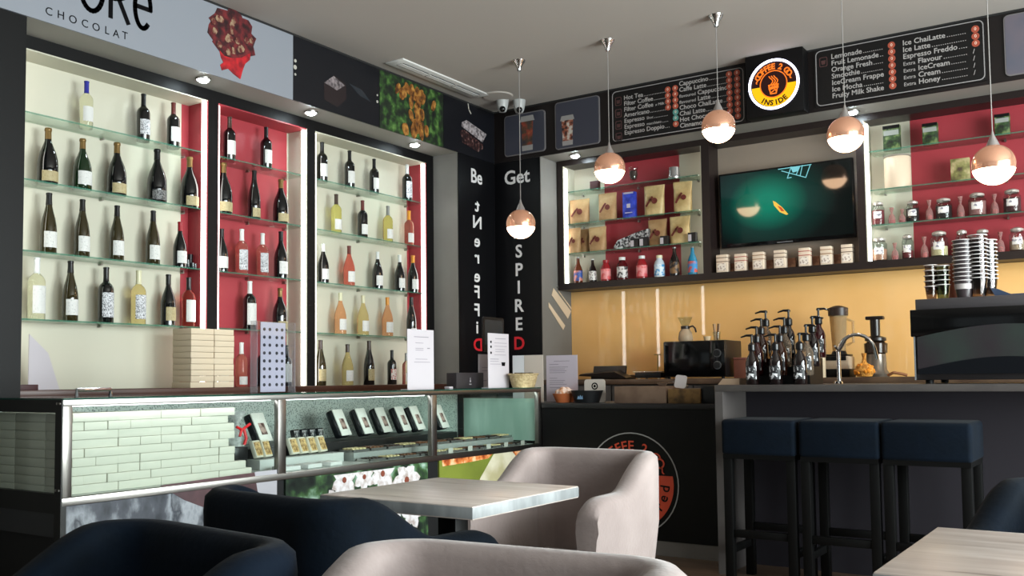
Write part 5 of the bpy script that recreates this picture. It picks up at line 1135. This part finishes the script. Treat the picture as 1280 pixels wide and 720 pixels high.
# ------------------------------------------------------------------ bar
BRT=1.055; YBAR=-1.8
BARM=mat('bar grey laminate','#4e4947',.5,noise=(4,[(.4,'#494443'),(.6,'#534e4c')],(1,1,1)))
t=thing('bar_counter','grey bar counter with open knee space where the three stools stand','bar',(4.6,-1.4,0))
b=B(); b.box(2.69,7.3,YBAR,-.95,1.018,BRT,bev=.002); b.out('top',BARM,t,world=True)
b=B(); b.box(2.69,2.735,YBAR,-.95,0,1.018); b.out('end_panel',BARM,t,world=True,smooth=False)
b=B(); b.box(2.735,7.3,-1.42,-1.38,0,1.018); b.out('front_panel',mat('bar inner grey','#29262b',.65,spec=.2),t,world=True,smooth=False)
b=B(); b.box(7.255,7.3,YBAR,-1.42,0,1.018); b.out('end_panel',BARM,t,world=True,smooth=False)
b=B(); b.box(2.735,7.3,-1.38,-.97,.1,.14); b.box(2.735,7.3,-1.38,-.97,.55,.57); b.out('inner_shelf',BLACK,t,world=True,smooth=False)
def brx(px,y=-1.6,py=478): return at(px,py,'y',y).x
# syrup rack and bottles with pumps
y0_=-1.66
xs0=brx(941,y0_)-.045; 
t=thing('syrup_rack','black stepped rack under the syrup bottles on the bar','rack',(xs0+.2,-1.5,BRT+.0005))
b=B()
for k in range(1,4): b.box(xs0-.005,xs0+.355,y0_+.085*k-.045,y0_+.085*(k+1)-.045 if k<3 else y0_+.3,BRT+.001,BRT+.05*k)
b.out('rack_steps',BLACK,t,world=True,smooth=False)
SYL=mat('syrup label','#c9c9cc',.5,noise=(45,[(.47,'#1a1a1d'),(.5,'#d4d4d6')]))
SYG=[mat('dark syrup','#140c0c',.06,coat=.5),mat('red syrup','#3c1418',.06,trans=.35,coat=.5),mat('clear syrup','#c9b39c',.04,trans=.85,ior=1.2),mat('brown syrup','#33180f',.06,trans=.3,coat=.5)]
PUMP=mat('pump black','#0b0b0d',.3)
for c in range(3):
    for r in range(4):
        x=xs0+.045+c*.135+ (.012*r if c==2 else 0); y=y0_+.085*r-.002; zb=BRT+.05*r+.001
        g=SYG[[0,1,3,2][(r+c)%4]] if r else SYG[0]
        t=thing('syrup_bottle','syrup bottle with black pump, %s column from left, %s row from front'%(ORD[c],ORD[r]),'bottle',(x,y,zb),rz=-PI/2+.05,group='syrup bottles with pumps')
        b=B(); b.lathe([(0,0),(.034,0),(.037,.008),(.037,.125),(.03,.15),(.016,.175),(.0145,.2),(0,.2)],18); b.out('bottle_body',g,t)
        b=B(); b.lathe([(.038,.03),(.038,.105)],12,a0=-.9,a1=.9,cap=False); b.out('bottle_label',SYL,t)
        b=B(); b.lathe([(.017,.19),(.021,.195),(.021,.225),(.012,.235),(.006,.24),(.006,.275),(0,.275)],14); rot=PI/2 if c<2 else -PI/2
        d=(math.cos(rot),math.sin(rot))
        b.tube([(0,0,.272),(0-d[1]*0,0,.28)],.012,10)
        sgn=-1 if c<2 else 1
        b.tube([(0,-.006*sgn,.278),(0,.03*sgn,.280),(0,.062*sgn,.270)],[.0085,.006,.004],8); b.out('pump',PUMP,t)
# white cylinder
x_=at(1026,472,'y',-.02).x; b=B(); h=hgt(1026,427,473,-.02); b.lathe([(0,0),(.036,0),(.036,h),(0,h)],20,c=(x_,-.02,BCZ+.0005)); b.out('paper_roll',mat('warm white roll','#cbb89a',.6),label='tall pale cylinder between the syrup bottles and the blender',cat='roll')
x_=at(915,478,'y',-1.55).x; b=B(); b.prism([(-.06,0),(.07,0),(.07,.035),(-.03,.035)],.12,onB(x_,BRT+.0005,-1.5)); b.out('beige_tray',mat('beige tray','#b59a82',.5),label='small beige wedge shaped tray at the left end of the bar top',cat='tray')
# blender
yb2=.12
x_=at(1050,472,'y',yb2).x; h=hgt(1050,382,472,yb2)
t=thing('blender','countertop blender with clear jug and dark lid, left of the chrome tap','blender',(x_,yb2,BCZ+.0005))
b=B(); b.box(-.085,.085,-.09,.09,.05,.15,bev=.012); b.out('motor_base',mat('blender cream','#b5a28c',.3),t); b=B(); b.box(-.09,.09,-.095,.095,0,.06,bev=.008); b.out('foot',BLACK,t)
b=B(); b.box(-.07,.07,-.097,-.09,.12,.15,bev=.003); b.box(-.075,.075,-.075,.075,.15,.165,bev=.004); b.lathe([(.055,.165),(.045,.19),(.0,.19)],20); b.out('control_strip',DKMETAL,t)
b=B(); b.lathe([(.045,.19),(.06,h-.075),(.062,h-.07),(.058,h-.07),(.043,.195)],24,cap=False); b.tube([(.058,0,h-.1),(.1,0,h-.12),(.1,0,.25),(.055,0,.23)],.009,8); b.out('jug',mat('frosted jug','#d9c6a0',.1,trans=.75,ior=1.15),t)
b=B(); b.lathe([(0,h-.075),(.068,h-.075),(.07,h-.02),(.05,h-.012),(.03,h-.005),(0,h)],24); b.out('lid',mat('blender lid','#2a1c16',.4),t)
# juicer
x_=at(1096,472,'y',yb2).x; h=hgt(1096,396,472,yb2)
t=thing('slow_juicer','black and clear vertical juicer with wide feed tube, right of the chrome tap','juicer',(x_,yb2,BCZ+.0005))
b=B(); b.lathe([(0,0),(.085,0),(.09,.02),(.07,.05),(.065,.16),(0,.16)],24); b.box(-.03,.03,.05,.11,0,.2,bev=.01); b.out('motor_body',mat('juicer grey','#6f665c',.25,.5),t)
b=B(); b.lathe([(.06,.16),(.075,.17),(.078,.235),(.05,.25),(0,.25)],24); b.out('juice_drum',mat('juicer smoke','#3a2a20',.15,trans=.3),t)
b=B(); b.lathe([(.05,.245),(.072,.255),(.07,.275),(.032,.29),(.034,h-.025),(0,h-.025)],22); b.out('feed_tube',mat('juicer black','#17100e',.3),t)
b=B(); b.box(-.06,.06,-.03,.03,h-.025,h,bev=.006); b.out('pusher',mat('juicer black','#17100e',.3),t)
# net of oranges
x_=at(1081,472,'y',-.05).x; t=thing('fruit_net','orange net of kumquats tied at the top between tap and juicer','net bag',(x_,-.055,BCZ+.0005))
b=B(); b.lathe([(0,.0),(.05,.005),(.066,.04),(.055,.075),(.018,.1),(.01,.13),(.018,.165),(.0,.165)],16); b.out('net',mat('orange net','#d8902c',.6,bump=(150,1.0),noise=(60,[(.4,'#b8701c'),(.6,'#eaa84c')])),t)
rnd=random.Random(4)
b=B()
for k in range(26): a=rnd.random()*6.28; q=rnd.random(); z=.02+.065*rnd.random(); rr=.058*math.sqrt(max(0,1-((z-.04)/.055)**2)); b.sphere((rr*math.cos(a),rr*math.sin(a),z),.013,8,5)
b.out('fruit',mat('kumquat orange','#e08a1c',.5),t,kind='stuff')
# tap
yt2=-1.15; xa=brx(1048,yt2,478); 
t=thing('faucet','tall curved chrome gooseneck tap behind the bar top','faucet',(xa,yt2,BRT+.0005))
def fz(py): return at(1048,py,'y',yt2).z-BRT
def fx(px): return at(px,440,'y',yt2).x-xa
pts=[(fx(1048),0,0),(fx(1048),0,fz(440))]
for k in range(0,11):
    a=PI-PI*k/10*.93; cxm=(fx(1048)+fx(1094))/2; rx=(fx(1094)-fx(1048))/2; pts.append((cxm+rx*math.cos(a),0,fz(442)+(fz(419)-fz(442))*math.sin(a)))
pts.append((fx(1096),0,fz(450)))
b=B(); b.lathe([(0,0),(.026,0),(.024,.012),(.014,.016)],20); b.tube(pts,[.012]*2+[.0105]*(len(pts)-2),12); b.out('spout',CHROME,t)
b=B(); b.cyl((0,0,fz(437)),(.0,-.05,fz(433)),.007); b.cyl((.0,0,fz(440)),(.045,-.0,fz(424)),.013); b.out('lever',CHROME,t)
# folded cloth by juicer
x_=at(1122,473,'y',-.05).x; b=B(); b.tube([(x_-.06,-.05,BCZ+.012),(x_-.02,-.07,BCZ+.03),(x_+.03,-.05,BCZ+.02),(x_+.06,-.04,BCZ+.01)],.01,8); b.out('loose_cord',mat('brown cord','#8a5a38',.6),label='short brown cord lying right of the juicer on the back counter',cat='cord')
# espresso machine
ye=-1.66
ex0=at(1143,440,'y',ye).x; ex1=ex0+.86
zE=[at(1145,py,'y',ye).z for py in (475,421,387.5,374)]
t=thing('espresso_machine','large dark espresso machine on the bar with curved back panel, carrying cup stacks','espresso machine',((ex0+ex1)/2,-1.4,BRT+.0005))
b=B(); b.box(ex0,ex1,ye,-1.12,BRT+.02,zE[1],bev=.006); b.out('lower_body',mat('machine grey','#2b2829',.3,.3),t,world=True)
b=B(); b.box(ex0-.012,ex1+.012,ye-.02,-1.1,zE[1],zE[2],bev=.004); b.out('upper_band',BLKG,t,world=True)
xm=(ex0+ex1)/2
arc=[(ex0+.02+(ex1-ex0-.04)*k/24, zE[1]-.004+ (.055)*math.sin(PI*k/24)) for k in range(25)]
b=B(); b.prism([(ex0+.02,BRT+.05),(ex1-.02,BRT+.05)]+arc[::-1],.008,onB(0,0,ye-.02)); b.out('back_panel',mat('machine glass grey','#2c2a2b',.3,0,spec=.3,noise=(3,[(.4,'#2a2528'),(.6,'#2b312e')])),t,world=True)
arc2=[(ex0+.02+(ex1-ex0-.04)*k/24, BRT+.075+.06*math.sin(PI*k/24)) for k in range(25)]
b=B(); b.prism([(ex0+.02,BRT+.05),(ex1-.02,BRT+.05)]+arc2[::-1],.002,onB(0,0,ye-.0285)); b.out('lower_wave',mat('machine navy','#07090e',.3,spec=.3),t,world=True)
b=B(); b.box(ex0-.0,ex0+.008,ye-.012,ye,BRT+.02,zE[1]); b.out('edge_strip',CHROME,t,world=True,smooth=False)
b=B(); b.box(ex0+.008,ex1-.008,ye+.02,-1.14,zE[2],zE[3],bev=.004); b.out('cup_tray',mat('machine tray grey','#4a4648',.4,.3),t,world=True)
b=B()
for x in (ex0+.06,ex1-.06):
    for y in (ye+.05,-1.17): b.cyl((x,y,BRT+.0005),(x,y,BRT+.02),.02)
b.out('feet',BLACK,t,world=True)
b=B()
for k in (1,3): b.cyl((ex0+.2*k,-1.12,1.25),(ex0+.2*k,-1.0,1.22),.028)
b.out('group_head',CHROME,t,world=True)
ZM=zE[3]+.001
def cstack(px,y,n,pitch,r,h,m,what,where,grp,taper=.72,band=None):
    x=at(px,372,'y',y).x
    for k in range(n):
        pos='bottom' if k==0 else ('top' if k==n-1 else ORD[k]+' from bottom')
        t=thing('cup','%s, %s of %s'%(what,pos,where),'cup',(x,y,ZM+k*pitch),group=grp)
        b=B(); w=.0012; b.lathe([(0,0.0),(r*taper,0),(r*.97,h-.004),(r*1.04,h-.003),(r*1.04,h),(r*.95,h),(r*(taper-.04),.004),(0,.004)],20)
        key=('cup',r,h,taper,m.name)
        if key not in mcache: mcache[key]=b.mesh('cup_body',m)
        inst(t,'cup_body',mcache[key])
        if 'clear' in m.name or 'print' in m.name:
            kr=('rim',r,h)
            if kr not in mcache: mcache[kr]=B().tube([(r*1.04*math.cos(a),r*1.04*math.sin(a),h-.001) for a in [2*PI*q/20 for q in range(20)]],.0022,6,closed=True).mesh('rim',RIM)
            inst(t,'rim',mcache[kr])
        if band:
            kb=('band',r,h,band.name)
            if kb not in mcache: mcache[kb]=B().lathe([(r*(taper+(1-taper)*.55)+.001,h*.5),(r*(taper+(1-taper)*.8)+.001,h*.8)],18,cap=False).mesh('printed_band',band)
            inst(t,'printed_band',mcache[kb])
CUPC=glass('smoky clear cup','#d6cfcd',1.5,.1)
RIM=mat('cup rim','#cfc9c8',.3)
CUPW=glass('white clear cup','#dcd8d8',1.6,.15)
CUPB=mat('white cup band','#b9b2b0',.4)
cstack(1164.5,-1.55,5,.028,.032,.07,CUPC,'small ribbed clear cup','leftmost short stack on espresso machine','small cups on the espresso machine')
cstack(1179,-1.55,5,.025,.036,.075,glass('green clear cup','#ccd2c4',1.5,.1),'small greenish clear cup','short stack, second from left on the machine','small cups on the espresso machine')
cstack(1192,-1.40,4,.035,.036,.09,mat('terracotta cup','#8a4a34',.5),'terracotta brown cup','short stack behind the clear cups on the machine','terracotta cups on the machine')
cstack(1206,-1.55,11,.021,.05,.09,mat('dark print cup','#3a3234',.3),'dark patterned cup with pale rim','tall stack on espresso machine','tall dark cup stack',band=CUPB)
cstack(1224,-1.55,12,.020,.045,.10,CUPC,'clear plastic cup','tall clear stack right of the dark cups','tall clear cup stack')
cstack(1237,-1.47,11,.020,.042,.10,CUPW,'white translucent cup','tall stack at the right of the clear cups','tall white cup stack')
b=B(); x_=at(1265,370,'y',-1.5).x; b.prism([(-.07,0),(.12,0),(.12,.012),(0,.01),(-.06,.04),(-.09,.045)],.2,onB(x_,ZM,-1.35)); b.out('folded_cloth',mat('slate blue cloth','#2c3a52',.8),label='slate blue folded cloth on the espresso machine right of the cup stacks',cat='cloth')
# ------------------------------------------------------------------ furniture
def chair(name,label,x,y,rz,m,w=.62,d=.66,hb=.80,ha=.665):
    t=thing('armchair',label,'armchair',(x,y,0),rz,'velvet tub armchairs')
    hw,hd=w/2,d/2; r=.10; T=.075
    # centre line of the shell, U open towards +Y
    pts=[]; i_=T/2
    X,Y=hw-i_,hd
    n=30
    for k in range(n+1): pts.append((X, Y-(2*hd-i_-r)*k/n, 1,0))
    for k in range(1,8): a=-PI/2*k/8; pts.append((X-r+r*math.cos(a),-hd+i_+r+r*math.sin(a),math.cos(a),math.sin(a)))
    for k in range(0,9): pts.append((X-r-(2*(X-r))*k/8,-hd+i_,0,-1))
    for k in range(1,8): a=-PI/2-PI/2*k/8; pts.append((-X+r+r*math.cos(a),-hd+i_+r+r*math.sin(a),math.cos(a),math.sin(a)))
    for k in range(n+1): pts.append((-X,-hd+i_+r+(2*hd-i_-r)*k/n,-1,0))
    vs=[];fs=[];ns=None
    for (px,py,nx,ny) in pts:
        dback=py+hd
        h=hb-(hb-ha)*sst(.12,.42,dback)
        fr=2*hd-dback
        if fr<.12: h-=.06*(1-math.sqrt(max(0,1-((.12-fr)/.12)**2)))
        tt=T*(.9 if dback<.15 else 1.0); o=tt/2
        bulge=.012*math.sin(min(1,max(0,(py+hd)/(2*hd)))*PI)
        sec=[(o-.03,.17),(o-.012,.35),(o+.004+bulge,.52),(o+.012,h-.06),(o+.008,h-.022),(o-.012,h-.004),(0,h),(-o+.012,h-.004),(-o-.004,h-.024),(-o-.006,h-.07),(-o-.002,.5),(-o,.32),(-o,.17)]
        for u,z in sec: vs.append((px+nx*u,py+ny*u,z))
        ns=len(sec)
    for i in range(len(pts)-1):
        for k in range(ns):
            k2=(k+1)%ns; fs.append((i*ns+k,i*ns+k2,(i+1)*ns+k2,(i+1)*ns+k))
    fs.append(tuple(range(ns))); fs.append(tuple(reversed([(len(pts)-1)*ns+k for k in range(ns)])))
    b=B(); b._add(vs,fs); sh=b.out('shell',m,t,ang=50)
    b=B(); b.box(-hw+T+.002,hw-T-.002,-hd+T+.002,hd-.02,.24,.375,bev=.035,seg=4); b.out('seat_cushion',m,t)
    b=B(); b.box(-hw+T,hw-T,-hd+T,hd-.03,.17,.24,bev=.008); b.out('seat_frame',m,t)
    for sx in (-1,1):
        for sy in (-1,1):
            b=B(); b.tube([(sx*(hw-.07),sy*(hd-.08),.185),(sx*(hw-.055),sy*(hd-.06),0)],[.022,.013],12); b.out('leg',LEGM,t)
    return t
CHW='pale lilac grey velvet armchair '; CHB='navy blue velvet armchair '
chair('A',CHW+'beyond the small bleached table, beside the black counter',2.765,-3.66,PI+.02,LILAC)
chair('D',CHW+'in the near foreground, only its back rim showing',3.84,-5.90,PI+.10,LILAC,w=.64)
chair('B',CHB+'tucked under the near side of the small bleached table',2.80,-4.98,-.10,NAVY,w=.62)
chair('C',CHB+'in the near left corner of the picture, facing the camera',3.10,-6.05,PI-.12,NAVY,w=.64)
chair('E',CHB+'lit by daylight behind the right hand table',4.60,-4.157,PI-.3,NAVY)
def table(label,cxx,cyy,w,d,rz=0):
    t=thing('cafe_table',label,'table',(cxx,cyy,0),rz,'small square cafe tables')
    b=B(); b.box(-w/2,w/2,-d/2,d/2,.712,.75,bev=.003); b.out('tabletop',STONE,t)
    b=B(); b.box(-w/2-.001,w/2+.001,-d/2-.001,d/2+.001,.715,.747,bev=.002); b.out('edge_band',STONEE,t)
    b=B(); b.box(-.16,.16,-.16,.16,.69,.712,bev=.003); b.out('mounting_plate',LEGM,t)
    b=B(); b.box(-.035,.035,-.035,.035,.02,.69,bev=.004); b.out('column',LEGM,t)
    b=B(); b.box(-.15,.15,-.15,.15,0,.02,bev=.006); b.out('foot_plate',LEGM,t)
table('small square bleached wood table in the centre, between navy and pale armchairs',2.90,-4.595,.575,.60,.0)
table('square bleached wood table at the right edge before the blue armchair',4.65,-4.95,.66,.62,0)
def stool(label,x,y,rz=0,w=.395):
    t=thing('bar_stool',label,'bar stool',(x,y,0),rz,'navy bar stools at the knee space')
    b=B(); b.box(-w/2,w/2,-.19,.19,.685,.875,bev=.022,seg=4); b.out('seat',NAVY,t)
    b=B(); b.box(-w/2+.008,w/2-.008,-.182,.182,.665,.69); b.out('seat_frame',LEGM,t,smooth=False)
    L_=w/2-.03
    for sx in (-1,1):
        for sy in (-1,1):
            b=B(); b.box(sx*L_-.023,sx*L_+.023,sy*.155-.023,sy*.155+.023,0,.67,bev=.002); b.out('leg',LEGM,t)
    b=B(); b.box(-L_+.023,L_-.023,-.17,-.14,.25,.29,bev=.002); b.box(-L_+.023,L_-.023,.14,.17,.25,.29,bev=.002); b.box(-L_-.012,-L_+.012,-.132,.132,.16,.2,bev=.002); b.box(L_-.012,L_+.012,-.132,.132,.16,.2,bev=.002); b.out('footrest',LEGM,t)
stool('square navy bar stool beside the bar end panel, leftmost of three',3.015,-1.87)
stool('square navy bar stool in the middle of the three under the bar',3.425,-1.87)
stool('square navy bar stool on the right of the three, behind the right table',3.83,-1.87,w=.405)
# ------------------------------------------------------------------ daylight
w=bpy.data.worlds.new('World'); SC.world=w; w.use_nodes=True; w.node_tree.nodes['Background'].inputs[0].default_value=(.8,.9,1,1); w.node_tree.nodes['Background'].inputs[1].default_value=.22
def win(loc,sx,sy,rot,e):
    l=bpy.data.lights.new('daylight','AREA'); l.shape='RECTANGLE'; l.size=sx; l.size_y=sy; l.energy=e; l.color=(.93,.96,1)
    o=bpy.data.objects.new('daylight',l); COL.objects.link(o); o.location=loc; o.rotation_euler=rot
win((7.85,-2.65,1.65),2.5,2.8,(0,PI/2,0),800); win((7.85,-5.85,1.65),2.5,2.8,(0,PI/2,0),400); win((7.85,-8.9,1.65),2.5,2.6,(0,PI/2,0),40)
win((2,-11.1,1.65),3.1,2.5,(PI/2,0,0),6); win((5.6,-11.1,1.65),3.1,2.5,(PI/2,0,0),6)
